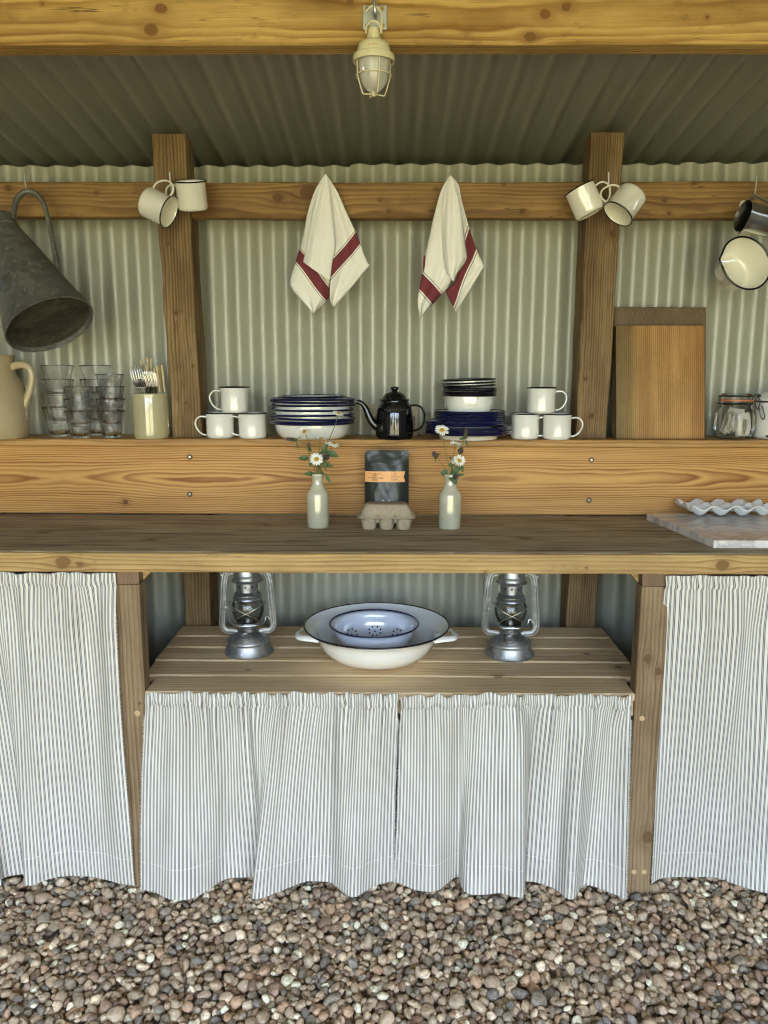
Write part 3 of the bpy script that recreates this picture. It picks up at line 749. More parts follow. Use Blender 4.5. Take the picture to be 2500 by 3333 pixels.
for x in (-.62, .65): timber('batten', MAT['rough_inner'], ss, (x-.02, 1.91, LH-.062), (x+.02, 2.38, LH-.021), 'Y', seed=60)
timber('shelf_rail', MAT['slat'], ss, (lx1+.001, 1.858, LH-.062), (rx0-.001, 1.895, LH-.022), 'X', seed=61)

# ------------------------------------------------------------------ curtains
def curtain(label, ztop, hem, xt0, xt1, D0=1.840, zh=.020, seed=1, rufamp=.0108, gap=.035, fringe=(0, 0), lean=None):
    pts = np.array([(p[0], p[1]) for p in hem], float)
    for _ in range(3):      # Chaikin
        q = pts[:-1]*.75+pts[1:]*.25; r = pts[:-1]*.25+pts[1:]*.75
        mid = np.empty((len(q)*2, 2)); mid[0::2] = q; mid[1::2] = r; pts = np.vstack([pts[:1], mid, pts[-1:]])
    seg = np.hypot(*np.diff(pts, axis=0).T); s = np.concatenate([[0], np.cumsum(seg)]); S = s[-1]
    ns = int(S/.0019); S_ = np.linspace(0, S, ns)
    bx, by = np.interp(S_, s, pts[:, 0]), np.interp(S_, s, pts[:, 1])
    Hh = ztop-zh; nt = 90
    n1, n2, n3, n4, n5 = noise1(seed, .019), noise1(seed+50, .008), noise1(seed+99, .05), noise1(seed+7, .03), noise1(seed+21, .013)
    n6 = noise1(seed+61, .034)
    # a slack tuck here and there
    tx = xt0+(xt1-xt0)*S_/S + n3(S_)*.006
    V = []; UV = []
    for j in range(nt):
        t = (j/(nt-1))**1.15; dist = t*Hh
        wv = (1-(1-t)**1.6)*.93 + .07*t; wv = min(1, max(0, (dist-gap)/(Hh-gap)))**.85 if dist > gap else 0
        x = tx*(1-wv)+bx*wv; y = np.full(ns, D0)*(1-wv)+by*wv
        if dist < gap:                           # gathered on its wire, frill above
            e = dist/gap; k = abs(e-.42)/.58
            am = rufamp*(.35+1.0*k**1.3)
            if e < .42: am *= .9
            y = y - (n1(S_+e*.004)*1.0+n2(S_+e*.003)*.35)*am - .002
            x = x + n5(S_+e*.01)*.0028 + n1(S_+.1)*.002*(e-.5)*1.2
            y = y - .003*math.sin(math.pi*min(1, max(0, (e-.4)/.6)))
            z = ztop-dist + (n1(S_*.9+.3)*.0028+n4(S_)*.0016)*max(0, 1-e*2.2)
        else:
            f = (1-wv)**2.4
            y = y - (n1(S_)*.85+n2(S_)*.25*f)*rufamp*f*1.1 - n6(S_)*.0105*(1-wv)*min(1, wv*6+.2) - n3(S_+.01)*.024*(1-wv)**.6*min(1, wv*6) - n4(S_+dist*.02)*.0022*(1-.5*wv)
            x = x + n5(S_)*.0020*f**1.6 + noise1(seed+3, .07)(S_+dist*.15)*.004*math.sin(math.pi*wv)
            z = np.full(ns, ztop-dist)
        # nothing behind the frame
        if lean is not None:
            x = x + lean(wv)*np.clip(1-abs(S_-(S if xt1 > xt0 and lean.side > 0 else 0))/.12, 0, 1)
        z = z if hasattr(z, '__len__') else np.full(ns, z)
        V += list(zip(x, y, z)); UV += [(a, Hh-dist) for a in S_]
    F = [(j*ns+i, (j+1)*ns+i, (j+1)*ns+i+1, j*ns+i+1) for j in range(nt-1) for i in range(ns-1)]
    root = thing('curtain', label, 'curtain', (float(np.mean(tx)), D0, 0.0), group='striped curtains under the worktop')
    m = MB().add(V, F); o = m.build('cloth', MAT['ticking'], root, world=True, angle=180)
    uvl = o.data.uv_layers.new(name='UVMap'); arr = np.array(UV)
    li = np.empty(len(o.data.loops), dtype=np.int32); o.data.loops.foreach_get('vertex_index', li); uvl.data.foreach_set('uv', arr[li].ravel())
    rs = np.random.RandomState(seed)
    for side, on in ((0, fringe[0]), (ns-1, fringe[1])):
        if not on: continue
        fm = MB(); sg = -1 if side == 0 else 1
        for j in range(14, nt-1):
            p, q = Vector(V[j*ns+side]), Vector(V[(j+1)*ns+side])
            for k in range(5):
                a = p.lerp(q, (k+rs.uniform(0, .8))/5); l = rs.uniform(.002, .0055)
                b = a+Vector((sg*l, rs.uniform(-.0015, .0015), -rs.uniform(-.001, .003))); c = a+Vector((-sg*.001, -.0004, -.0011))
                fm.add([a+Vector((-sg*.001, -.0004, 0)), b, c], [(0, 1, 2)])
        fm.build('frayed_edge', MAT['fray'], root, world=True, smooth=False)
    return root
def hems(l, dx=0, h=.020):
    out = []
    for p in l:
        if len(p) == 3: q = H(p[0], p[1], h); out.append((q.x+p[2][0], q.y+p[2][1]))
        else: q = H(p[0], p[1], h); out.append((q.x, q.y))
    return out
hl = [(-1.60, 1.845), (-1.52, 1.82), (-1.43, 1.865), (-1.30, 1.805), (-1.20, 1.85), (-1.10, 1.80), (-1.0, 1.83)] + hems([(0, 2863), (29, 2851), (77, 2845), (92, 2846, (.012, .002)), (92, 2850, (.013, -.010)), (80, 2868), (78, 2878), (84, 2884), (106, 2884), (145, 2866), (183, 2855), (251, 2850), (309, 2854), (366, 2871), (400, 2878), (437, 2884)])
c1 = curtain('tall striped ticking curtain hanging left of the left bench leg', WB-.004, hl, -1.60, XD(369, 1.84, .84), seed=5, fringe=(0, 1), zh=.020, rufamp=.0062)
hc = hems([(459, 2896), (505, 2905), (545, 2928), (578, 2933), (630, 2925), (680, 2898), (725, 2862), (770, 2857), (816, 2855), (836, 2856, (.010, .003)), (838, 2862, (.014, -.012)), (822, 2900), (817, 2922), (828, 2930), (869, 2919), (941, 2890), (994, 2868), (1040, 2868), (1066, 2871), (1086, 2878), (1134, 2919), (1158, 2923), (1201, 2892), (1240, 2876), (1281, 2868)])
CT = W(1250, 2257, 1.84).z
c2 = curtain('short striped curtain under the slatted shelf, left one of the pair that meets there', CT, hc, XD(476, 1.84, CT), XD(1296, 1.84, CT), seed=12, fringe=(1, 1))
hd = hems([(1283, 2872), (1298, 2875), (1351, 2898), (1385, 2904), (1423, 2903), (1447, 2885), (1478, 2856), (1492, 2857, (.004, .004)), (1499, 2888), (1519, 2911), (1579, 2913), (1625, 2905), (1665, 2917), (1698, 2925), (1706, 2916), (1712, 2880), (1690, 2868, (.0, .004)), (1704, 2868), (1745, 2872), (1798, 2888), (1824, 2905), (1841, 2925), (1871, 2930), (1891, 2885), (1901, 2880), (1944, 2888), (1997, 2911), (2037, 2927)])
c3 = curtain('short striped curtain under the slatted shelf, right one of the pair that meets there', CT-.001, hd, XD(1302, 1.836, CT), XD(2062, 1.84, CT), D0=1.838, seed=23, fringe=(1, 1))
he = hems([(2122, 2876), (2133, 2868), (2149, 2858), (2190, 2855), (2229, 2855), (2328, 2856), (2361, 2865), (2434, 2895), (2494, 2906)]) + [(1.05, 1.79), (1.06, 1.85), (1.15, 1.865), (1.24, 1.80), (1.34, 1.845), (1.44, 1.80), (1.52, 1.845)]
c4 = curtain('tall striped ticking curtain hanging right of the right bench leg', WB-.004, he, XD(2171, 1.84, .84), 1.52, seed=34, fringe=(1, 0), rufamp=.0062)

# ------------------------------------------------------------------ lawn trees that shade the yard
def tree(x, y, h, seed, lab='leafy tree'):
    rs = np.random.RandomState(seed); t = thing('tree', lab+' beyond the lawn in front of the shelter', 'tree', (x, y, 0), group='trees beyond the lawn')
    MB().tube(crv([(0, 0, -.1), (.1, .05, h*.3), (-.05, .1, h*.6)], 5), [h*.035*(1-i/14) for i in range(11)], 8).build('trunk', MAT['bark'], t)
    m = MB()
    cl = [(rs.normal(0, h*.22), rs.normal(0, h*.2), h*.3+abs(rs.normal(h*.28, h*.17)), rs.uniform(.10, .2)*h) for _ in range(16)]
    for _ in range(2600):
        c = cl[rs.randint(16)]; d = rs.normal(0, 1, 3); d /= np.linalg.norm(d); p = Vector((c[0], c[1], c[2]))+Vector(d)*c[3]*rs.uniform(.6, 1.05)
        a = Vector(rs.normal(0, 1, 3)).normalized()*h*.022; b = a.cross(Vector(rs.normal(0, 1, 3))).normalized()*h*.016
        m.add([p-a, p+b, p+a, p-b], [(0, 1, 2, 3)])
    m.build('crown', MAT['tree_leaf'], t, smooth=False)
for k, (x, y, h) in enumerate(((-9, -15, 4.2), (-5, -17, 5.0), (-.5, -19, 4.2), (4.5, -16, 4.6), (9, -17, 5.2), (13, -14, 5))): tree(x, y, h, 70+k, ['lowest green tree at the far left end', 'tall spreading green tree, second from the left', 'small farthest tree straight opposite the bench', 'medium green tree right of the opposite one', 'tallest green tree, second from the right', 'nearest tree at the far right end'][k])

def stalk(pts, label, mat, r=.0006):
    q = [H(px, py, h) for px, py, h in pts]; t = thing('dry_stalk', label, 'stalk', tuple(q[0]), group='dry stalks on the gravel')
    MB().tube(crv(q, 6), r, 6).build('stalk', mat, t, world=True)
MAT['straw'] = plain('dry_straw', (.45, .36, .20), .8); MAT['twig'] = plain('dark_twig', (.05, .035, .025), .85)
stalk([(50, 3003, .020), (120, 2998, .024), (200, 3004, .022), (290, 3008, .016)], 'long pale straw lying on the gravel below the left curtain', MAT['straw'])
stalk([(60, 3090, .012), (130, 3050, .020), (180, 3020, .022)], 'short bent brown stalk on the gravel near the left edge', MAT['twig'])
stalk([(1235, 2915, .018), (1262, 2940, .022), (1330, 2985, .014)], 'dark twig on the gravel below the curtain gap', MAT['twig'])
stalk([(1375, 3075, .012), (1420, 3035, .024), (1440, 3005, .020)], 'dark thin twig on the gravel, right of the middle', MAT['twig'])
stalk([(1830, 3110, .020), (1850, 3140, .022), (1885, 3180, .014)], 'pale straw lying across pebbles at lower right', MAT['straw'])
# ================================================================== objects on the ledge
def rimtube(r, z, t, n=64, seg=10): return [(r+t*math.cos(a), z+t*math.sin(a)) for a in [2*math.pi*k/seg for k in range(seg+1)]]
def mug(white='enamel_white'):
    t = thing('enamel_mug', 'x', 'mug')
    r, h = .0415, .0745
    prof = [(0, .002), (r*.80, .002), (r*.86, 0), (r*.93, .0015), (r*.985, .006), (r, .012), (r, h-.004), (r+.002, h), (r+.0006, h), (r-.0014, h-.005), (r-.0014, .012), (r*.9, .005), (0, .004)]
    MB().lathe(prof, 72).build('body', MAT[white], t, angle=60)
    MB().lathe(rimtube(r+.0028, h, .0019), 72, caps=False).build('rim', MAT['enamel_dark'], t, angle=180)
    hp = crv([(r-.001, 0, h*.83), (r+.010, 0, h*.865), (r+.022, 0, h*.83), (r+.031, 0, h*.68), (r+.031, 0, h*.48), (r+.022, 0, h*.26), (r+.010, 0, h*.14), (r-.001, 0, h*.12)], 6)
    MB().tube(hp, .0042, 12, flat=.62, up=(0, 0, 1)).build('handle', MAT[white], t, angle=80)
    return t
m0 = mug(); m1 = mug('enamel_cream')
first = [True, True]
def place_mug(px, py, D, label, rotz=None, axis=None, hand=None, src=0, base=None, group='enamel mugs'):
    if axis is not None:
        z = axis; x = (hand - z*hand.dot(z)).normalized(); y = z.cross(x)
        M = Matrix((x, y, z)).transposed(); loc = W(px, py, D) - z*.037
    else:
        M = Matrix.Rotation(R(rotz), 3, 'Z'); loc = Vector((XD(px, D, base+.03), D, base))
    s = (m0, m1)[src]
    if first[src]:
        first[src] = False; s.matrix_world = Matrix.Translation(loc) @ M.to_4x4(); s['label'] = label; s['group'] = group
        return s
    return dup(s, loc, M, label, group)
gl, gr_, gh = 'white enamel mugs stacked on the ledge', 'white enamel mugs stacked on the ledge', 'cream enamel mugs hanging from hooks'
place_mug(717, 0, 2.370, 'white enamel mug, bottom left of the trio beside the left post', 184, base=ST, group=gl)
place_mug(822, 0, 2.365, 'white enamel mug, bottom right of the trio beside the left post', 186, base=ST, group=gl)
place_mug(764, 0, 2.368, 'white enamel mug resting on top of the two mugs beside the left post', 183, base=ST+.0765, group=gl)
place_mug(1709, 0, 2.365, 'white enamel mug, bottom left of the trio beside the right post', -6, base=ST, group=gl)
place_mug(1813, 0, 2.350, 'white enamel mug, bottom right of the trio, its handle against the right post', -8, base=ST, group=gl)
place_mug(1762, 0, 2.363, 'white enamel mug resting on top of the two mugs beside the right post', -4, base=ST+.0765, group=gl)
place_mug(512, 672, 2.275, 'cream enamel mug hanging tipped with its open mouth towards us beside the left post', axis=locdir(510,677,.80, -.38, .46), hand=locdir(510,677,.40, .85, 0), src=1, group=gh)
place_mug(624, 637, 2.30, 'cream enamel mug hanging upright on the left post above a tipped mug', axis=locdir(624,637,-.03, .985, .10), hand=locdir(624,637,-.93, .1, -.35), src=1, group=gh)
place_mug(1905, 656, 2.30, 'cream enamel mug hanging on the right post with its base towards us', axis=locdir(1905,656,-.48, .86, -.14), hand=locdir(1905,656,.85, .47, -.2), src=1, group=gh)
place_mug(2037, 662, 2.265, 'cream enamel mug hanging right of the right post with its blue-black mouth down', axis=locdir(2037,662,-.48, -.72, .50), hand=locdir(2037,662,-.83, .56, -.1), src=1, group=gh)

def hook(px, y0, y1, D, label, lean=.0):
    a, b = W(px, y0, D-.035), W(px+lean, y1, D-.03)
    pts = [a, a.lerp(b, .55), a.lerp(b, .8), b+Vector((0, .004, -.002)), b+Vector((.004, .016, -.009)), b+Vector((.008, .032, -.004)), b+Vector((.010, .05, .002))]
    t = thing('cup_hook', label, 'hook', tuple(b), group='wire hooks on the rail')
    MB().tube([a, a.lerp(b, .4)]+crv(pts[1:], 5), .0019, 10).build('hook_wire', MAT['wire'], t, world=True)
hook(79, 563, 618, RB, 'wire hook above the big zinc jug', 6)
hook(552, 560, 628, RB, 'wire hook on the left post holding two mugs', 7)
hook(1981, 560, 632, RB, 'wire hook on the right post holding two mugs', 1)
hook(2463, 572, 632, RB, 'wire hook at far right holding the steel jug', -5)

# ---- plates and bowls
def dish(name, r, h, rb, rim='enamel_navy', wall=.8, flange=.0, lip=.0, n=80, white='enamel_white', rt=.0031):
    t = thing(name, 'x', 'plate')
    if flange:
        prof = [(0, .002), (rb*.92, .002), (rb, 0), (rb+.004, .001), (r-flange, h*.75), (r-flange*.6, h*.93), (r, h), (r, h+.001), (r-flange*.6, h*.93+.0013), (r-flange-.0005, h*.75+.0016), (rb, .003), (0, .0034)]
    else:
        R0 = r; r = r-lip; h0 = h; h = h-(.003 if lip else 0)
        prof = [(0, .002), (rb*.9, .002), (rb, 0)] + [(rb+(r-rb)*math.sin(k/8*math.pi/2)**wall, h*(1-math.cos(k/8*math.pi/2))**.9) for k in range(1, 8)] + ([(r-.0005, h), (R0, h0), (R0, h0+.001), (r-.001, h+.0014)] if lip else [(r-.001, h), (r, h+.001), (r-.0014, h)]) + \
               [(rb+(r-rb)*math.sin(k/8*math.pi/2)**wall-.0013, h*(1-math.cos(k/8*math.pi/2))**.9+.0004) for k in range(7, 0, -1)] + [(rb-.002, .003), (0, .0034)]
        r, h = R0, h0
    MB().lathe(prof, n).build('bowl', MAT[white], t, angle=50)
    MB().lathe(rimtube(r, h, rt), n, caps=False).build('rim', MAT[rim], t, angle=180)
    return t
def stack(src, lst, px, D, gname, cat):
    for k, (hh, lab, tx, ty, dx) in enumerate(lst):
        loc = Vector((XD(px, D, hh)+dx, D, hh)); rot = (R(tx), R(ty), R(k*37))
        e = Euler((R(tx), R(ty), 0)).to_matrix() @ Matrix.Rotation(R(k*37), 3, 'Z')
        if k == 0:
            o = src; o.matrix_world = Matrix.Translation(loc) @ e.to_4x4(); o['label'] = lab; o['group'] = gname
        else: o = dup(src, loc, e, lab, gname)
        o['category'] = cat
ordn = ['lowest', 'second', 'third', 'fourth', 'fifth', 'sixth', 'seventh', 'eighth', 'ninth']
PB = dish('pasta_bowl', .1255, .048, .075, wall=.62, rt=.0031, lip=.0135)
hs = [0, .0068, .0138, .0235, .0395, .0520, .0620, .0695]
tl_ = [(0, 0), (.3, -.5), (0, .9), (-.6, -.4), (.4, .2), (-.3, -.25), (.3, .5), (0, .1)]
nm = ['deep white blue-rimmed bowl at the bottom of the wide stack left of the teapot'] + ['blue-rimmed bowl, %s from the bottom of the wide stack left of the teapot' % ordn[k] for k in range(1, 7)] + ['topmost full-width blue-rimmed bowl of the stack, just under the small plate']
stack(PB, [(ST+hs[k], nm[k], tl_[k][0], tl_[k][1], [.0, .0, .001, -.001, 0, .001, -.001, 0][k]) for k in range(8)], 1018, 2.365, 'blue-rimmed bowls in the wide stack', 'bowl')
p_ = dish('side_plate', .0985, .015, .062, flange=.028)
p_['label'] = 'small blue-rimmed plate lying on top of the wide bowl stack'; p_['category'] = 'plate'
p_.location = (XD(1018, 2.365, ST+.12), 2.365, ST+hs[7]+.0400); p_.rotation_euler = (R(.3), R(-.3), 0)
# filling dishes: plates seen inside the rims are the bowls themselves
DP = dish('dinner_plate', .1275, .019, .082, flange=.036)
stack(DP, [(ST+[0, .0067, .0130, .0196][k], ['large white plate with navy rim at the very bottom of the right stack', 'large navy-rimmed plate, second from the bottom of the right stack', 'large navy-rimmed plate, third from the bottom of the right stack', 'uppermost of the four large navy-rimmed plates'][k], [0, .2, -.3, .9][k], [0, .3, -.2, -.5][k], [0, .001, -.001, .001][k]) for k in range(4)], 1524, 2.365, 'large navy-rimmed plates', 'plate')
MP = dish('medium_plate', .1165, .019, .075, flange=.034)
stack(MP, [(ST+.0262+.0062*k, ['medium navy-rimmed plate lying on the large plates', 'upper medium navy-rimmed plate, poking out left under the smaller plates'][k], 0, [-.2, .2][k], -.003) for k in range(2)], 1517, 2.365, 'medium navy-rimmed plates', 'plate')
SP = dish('small_plate', .1035, .018, .066, flange=.030)
stack(SP, [(ST+.0395+.0061*k, 'small navy-rimmed plate, %s from the bottom of its five' % ['first', 'second', 'third', 'fourth'][k] if k < 4 else 'top navy-rimmed plate that carries the cereal bowls', [0, .2, -.2, .2, 0][k], [.2, -.3, .2, .1, 0][k], [0, .001, -.001, 0, 0][k]) for k in range(5)], 1528, 2.365, 'small navy-rimmed plates', 'plate')
CB = dish('cereal_bowl', .0785, .0605, .043, wall=.75, rim='enamel_dark', rt=.0027, lip=.006)
b0 = ST+.0395+.0061*4+.0045
hb = [0, .0052, .0104, .0158, .0214, .0285, .0365, .0455]
stack(CB, [(b0+hb[k], 'navy-rimmed cereal bowl, %s' % (['lowest of the stack and white below its rim'] + ['%s from the bottom of the bowl stack' % ordn[j] for j in range(1, 6)] + ['next to the top and tilted', 'topmost and tilted'])[k], [0, 0, .3, 0, -.3, .3, .5, .6][k], [0, .2, -.3, .3, .2, -1.6, -2.2, -2.0][k], [0, 0, 0, .001, 0, 0, 0, 0][k]) for k in range(8)], 1526.5, 2.365, 'navy-rimmed cereal bowls', 'bowl')

# ---- teapot
TD = 2.355
tp = thing('teapot', 'black enamel teapot with domed lid, curved spout and loop handle', 'teapot', (XD(1284, TD, ST), TD, ST))
MB().lathe([(0, .001), (.045, .001), (.049, 0), (.0545, .006), (.0565, .014), (.0562, .03), (.0545, .06), (.0525, .085), (.049, .098), (.0425, .107), (.0415, .110), (.0415, .1135)], 80).build('body', MAT['enamel_black'], tp, angle=60)
lid = MB().lathe([(.0445, .1125), (.0455, .1145), (.0435, .117), (.036, .121), (.0335, .127), (.026, .1345), (.014, .139), (.0075, .1405), (.007, .144)], 72).build('lid', MAT['enamel_black'], tp, angle=60)
MB().lathe([(.006, .141), (.0095, .1435), (.0125, .1475), (.0125, .151), (.009, .1535), (.0, .1545)], 40).build('knob', MAT['enamel_black'], lid, angle=70)
def tpx(px, py, D=TD, o=tp): return W(px, py, D)-Vector(o.location)
MB().tube(crv([tpx(1232, 1392), tpx(1212, 1374), tpx(1200, 1352), tpx(1190, 1328), tpx(1176, 1312), tpx(1159, 1307)], 6), [.0135-.0075*(k/30) for k in range(31)], 16).build('spout', MAT['enamel_black'], tp)
MB().tube(crv([tpx(1330, 1321), tpx(1352, 1319), tpx(1370, 1325), tpx(1381, 1346), tpx(1380, 1372), tpx(1368, 1393), tpx(1342, 1404)], 6), .0042, 12, flat=.7).build('handle', MAT['enamel_black'], tp)
BX = 2.462
bx = thing('card_box', 'buff card packet with a dark printed panel standing behind the teapot', 'box', (XD(1285, BX, ST), BX, ST))
x0, x1 = XD(1209, BX, ST)-bx.location.x, XD(1361, BX, ST)-bx.location.x; zt = W(1285, 1315, BX).z-ST
MB().box((x0, 0, 0), (x1, .028, zt)).build('carton', MAT['card'], bx, smooth=False, bevel=.001)
MB().box((x0+.012, -.0012, .012), (x1-.010, 0, zt*.62)).build('printed_panel', MAT['cardpic'], bx, smooth=False)

# ---- tumblers
def tumbler(rt, h, rb, facets=10):
    pr = [(0, .006), (rb*.9, .006), (rb, .0), (rb*1.03, .003)]
    def rr(t): return rb*1.03+(rt*.86-rb*1.03)*(t/.72)**.75 if t < .72 else rt*.86+(rt-rt*.86)*((t-.72)/.28)**1.25
    outer = [(0, 0), (rb*.92, 0), (rb, .0015)] + [(rr(k/22), .003+(h-.003)*k/22) for k in range(23)]
    inner = [(rr(k/22)-(.0024 if k < 16 else .0019), .003+(h-.003)*k/22) for k in range(22, 3, -1)] + [(rb*.86, .011), (rb*.7, .0085), (0, .008)]
    def mod(a, r, z):
        t = z/h; f = max(0, min(1, (.80-t)/.12))*max(0, min(1, t/.05+.3))
        c = abs(math.cos(a*facets/2)); return 1 - .055*f*(c**.8)
    o = MB().lathe(outer+inner, 120, mod=mod).build('tumbler', MAT['glass'], None, angle=180)
    return o
tb = tumbler(.0480, .0905, .0285); ts = tumbler(.0425, .0820, .0255)
def tstack(src, px, D, n, sp, labs, used):
    for k in range(n):
        h = ST+k*sp; loc = (XD(px+[0, -4, -8, -12][k]*.3, D, h), D, h)
        o = src if not used and k == 0 else src.copy()
        if o is not src: COL.objects.link(o)
        o.location = loc; o.rotation_euler = (0, 0, R(k*11+px)); tag(o, labs[k], 'glass', 'faceted tumblers in stacks')
    return True
pos4 = ['lowest', 'second', 'third', 'topmost']
u = tstack(tb, 197, 2.400, 4, .0415, ['large faceted glass tumbler, %s of the left stack of four' % w_ for w_ in ('lowest', 'second', 'third', 'topmost')], False)
tstack(tb, 320, 2.448, 4, .0415, ['large faceted glass tumbler, %s of the stack at the back' % w_ for w_ in ('lowest', 'second', 'third', 'topmost')], True)
tstack(ts, 263, 2.342, 3, .0355, ['small faceted tumbler, %s of the short front stack of three' % w_ for w_ in ('lowest', 'middle', 'topmost')], False)
tstack(ts, 366, 2.356, 4, .0355, ['small faceted tumbler, %s of the stack nearest the cutlery pot' % w_ for w_ in ('lowest', 'second', 'third', 'topmost')], True)

# ---- cutlery pot
CD = 2.365
cp = thing('cutlery_pot', 'olive cream glazed pot with vertical ribs holding forks and knives', 'pot', (XD(495, CD, ST), CD, ST))
def cm(a, r, z): q = (a*16/(2*math.pi)) % 1; e = min(q, 1-q); return 1+(.020*math.exp(-(e/.05)**2) if .008 < z < .118 and r > .045 else 0)
MB().lathe([(0, .003), (.046, .003), (.0485, 0), (.051, .004), (.0525, .012), (.0525, .118), (.0515, .1235), (.0525, .127), (.0525, .1315), (.051, .133), (.048, .1325), (.047, .126), (.0465, .012), (0, .008)], 256, mod=cm).build('pot', MAT['pot_glaze'], cp, angle=50)
def fork():
    m = MB(); L = .19
    def strip(pts, w0, th=.0016): m.tube(pts, w0, 8, flat=.45)
    # handle below, tines up
    m.tube(crv([(0, 0, 0), (0, .001, .06), (0, .0, .11), (0, -.003, .128)], 5), [.0028]*16, 8, flat=.45)
    P = lambda i, j: (0, 0, 0)
    # blade of the fork as a curved plate
    nu, nv = 9, 6
    m.grid(lambda i, j: (((i/(nu-1))-.5)*.0245*math.sin(math.pi/2*min(1, .18+j/(nv-1)))**1.0, -.003-.006*math.sin(j/(nv-1)*1.3)+.002*(((i/(nu-1))-.5)*2)**2, .128+.026*j/(nv-1)), nu, nv)
    for k in range(4):
        x = (k/3-.5)*.0205
        m.tube([(x, -.008, .153), (x*1.02, -.0075, .170), (x*1.02, -.0045, .186), (x, -.001, .196)], [.0020, .0019, .0016, .0006], 8, flat=.6)
    return m
f0 = fork().build('fork', MAT['steel'], None, angle=70)
def knife():
    t = thing('table_knife', 'x', 'knife')
    hm = MB(); n = 14
    for_ = [(0, 0, .105+.075*k/n) for k in range(n+1)]
    hm.tube(for_+[(0, 0, .1825), (0, 0, .184)], [.0046+.0019*k/n for k in range(n+1)]+[.0052, .002], 12, flat=.62); hm.build('handle', MAT['bone'], t)
    MB().tube([(0, 0, 0), (0, 0, .05), (0, 0, .106)], [.007, .0085, .0045], 10, flat=.14).build('blade', MAT['steel'], t)
    return t
k0 = knife()
KB = ST+.012
forks = [(430, 1187, 2.268, 20), (438, 1186, 2.275, 15), (447, 1186, 2.283, 8), (455, 1186, 2.29, 5), (468, 1210, 2.268, 75), (478, 1209, 2.272, 80), (487, 1209, 2.278, 84), (497, 1209, 2.28, 88), (503, 1210, 2.285, 92)]
for i, (px, py, D, rz) in enumerate(forks):
    top = W(px, py, D+.065); bot = Vector((cp.location.x+(top.x-cp.location.x)*-.25+.004*i-.014, CD-.0+.02*(i/9), KB)); z = (top-bot).normalized()
    x = Vector((math.cos(R(rz)), math.sin(R(rz)), 0)); y = z.cross(x).normalized(); x = y.cross(z)
    M = Matrix((x, y, z)).transposed().to_4x4(); loc = top-z*.196
    if loc.z < ST+.010: loc = loc
    o = f0 if i == 0 else f0.copy()
    if i: COL.objects.link(o)
    o.matrix_world = Matrix.Translation(loc) @ M
    tag(o, ('steel fork with upright curved tines facing us, %s of the four at the pot\'s left' % ['leftmost', 'second', 'third', 'last'][i]) if i < 4 else 'steel fork seen edge-on in the middle of the cutlery pot, %s from the left' % ['first', 'second', 'third', 'fourth', 'fifth'][i-4], 'fork', 'forks in the cutlery pot')
knv = [(458, 1170, 2.33, 'leaning left behind the forks'), (479, 1164, 2.335, 'tallest, in the middle'), (489, 1165, 2.345, 'just right of the tallest handle'), (475, 1191, 2.30, 'short and low among the forks'), (503, 1200, 2.305, 'narrow, partly hidden by fork tines'), (510, 1188, 2.285, 'front one of the pair at right'), (519, 1190, 2.32, 'between the two right-hand knives'), (527, 1187, 2.295, 'rightmost in the pot')]
for i, (px, py, D, lb) in enumerate(knv):
    top = W(px, py, D+.065); bot = Vector((cp.location.x+(top.x-cp.location.x)*(.35 if i < 4 else 1.0)+(.012 if i < 4 else 0)-(0 if i < 5 else -.010), CD, KB)); z = (top-bot).normalized()
    x = Vector((math.cos(R(20*i)), math.sin(R(20*i)), 0)) if i < 4 else Vector((.9, .3, 0)).normalized(); y = z.cross(x).normalized(); x = y.cross(z); M = Matrix((x, y, z)).transposed()
    loc = top-z*.184
    if i == 0: k0.matrix_world = Matrix.Translation(loc) @ M.to_4x4(); o = k0
    else: o = dup(k0, loc, M)
    tag(o, 'table knife with cream handle upwards, ' + lb, 'knife', 'cream handled knives in the pot')

# ---- stoneware jug at the left edge
JD = 2.365
jx = XD(-8, JD, ST)
jg = thing('stoneware_jug', 'buff glazed stoneware jug with strap handle at the left end of the ledge', 'jug', (jx, JD, ST))
MB().lathe([(0, .003), (.083, .003), (.087, 0), (.090, .004), (.093, .03), (.094, .08), (.092, .12), (.084, .155), (.070, .182), (.0625, .198), (.0605, .215), (.0625, .235), (.066, .2395), (.067, .243), (.063, .244), (.058, .23), (.056, .21), (.075, .165), (.084, .12), (.085, .02), (0, .012)], 96).build('body', MAT['jug_glaze'], jg, angle=50)
MB().tube(crv([tpx(30, 1200, JD, jg), tpx(48, 1190, JD, jg), tpx(78, 1188, JD, jg), tpx(98, 1206, JD, jg), tpx(102, 1240, JD, jg), tpx(90, 1290, JD, jg), tpx(76, 1330, JD, jg), tpx(80, 1352, JD, jg)], 6), [.0085]*43, 14, flat=1.3).build('handle', MAT['jug_glaze'], jg)

# ---- the right end of the ledge: boards, jar, canister
def leanboard(name, x0p, x1p, ytop, thick, Dtop, Dbot, mat, label, ybot=1426):
    xb0, xb1 = XD(x0p, Dbot, ST+.1), XD(x1p, Dbot, ST+.1); zt = W(2150, ytop, Dtop).z
    L = math.hypot(zt-ST, Dtop-Dbot); a = math.atan2(Dtop-Dbot, zt-ST)
    t = thing(name, label, 'chopping board', ((xb0+xb1)/2, Dbot, ST+.0005), (-a, 0, 0)); w2 = (xb1-xb0)/2
    MB().box((-w2, 0, 0), (w2, thick, L)).build('board', mat, t, smooth=False, bevel=.0025)
    return t
leanboard('chopping_board', 2001, 2304, 1000, .022, 2.468, 2.405, MAT['chop_back'], 'taller grey brown wooden board leaning on the wall behind the striped one')
leanboard('chopping_board', 2012, 2303, 1059, .024, 2.430, 2.362, MAT['chop_front'], 'striped orange pine board leaning in front of a taller grey one')

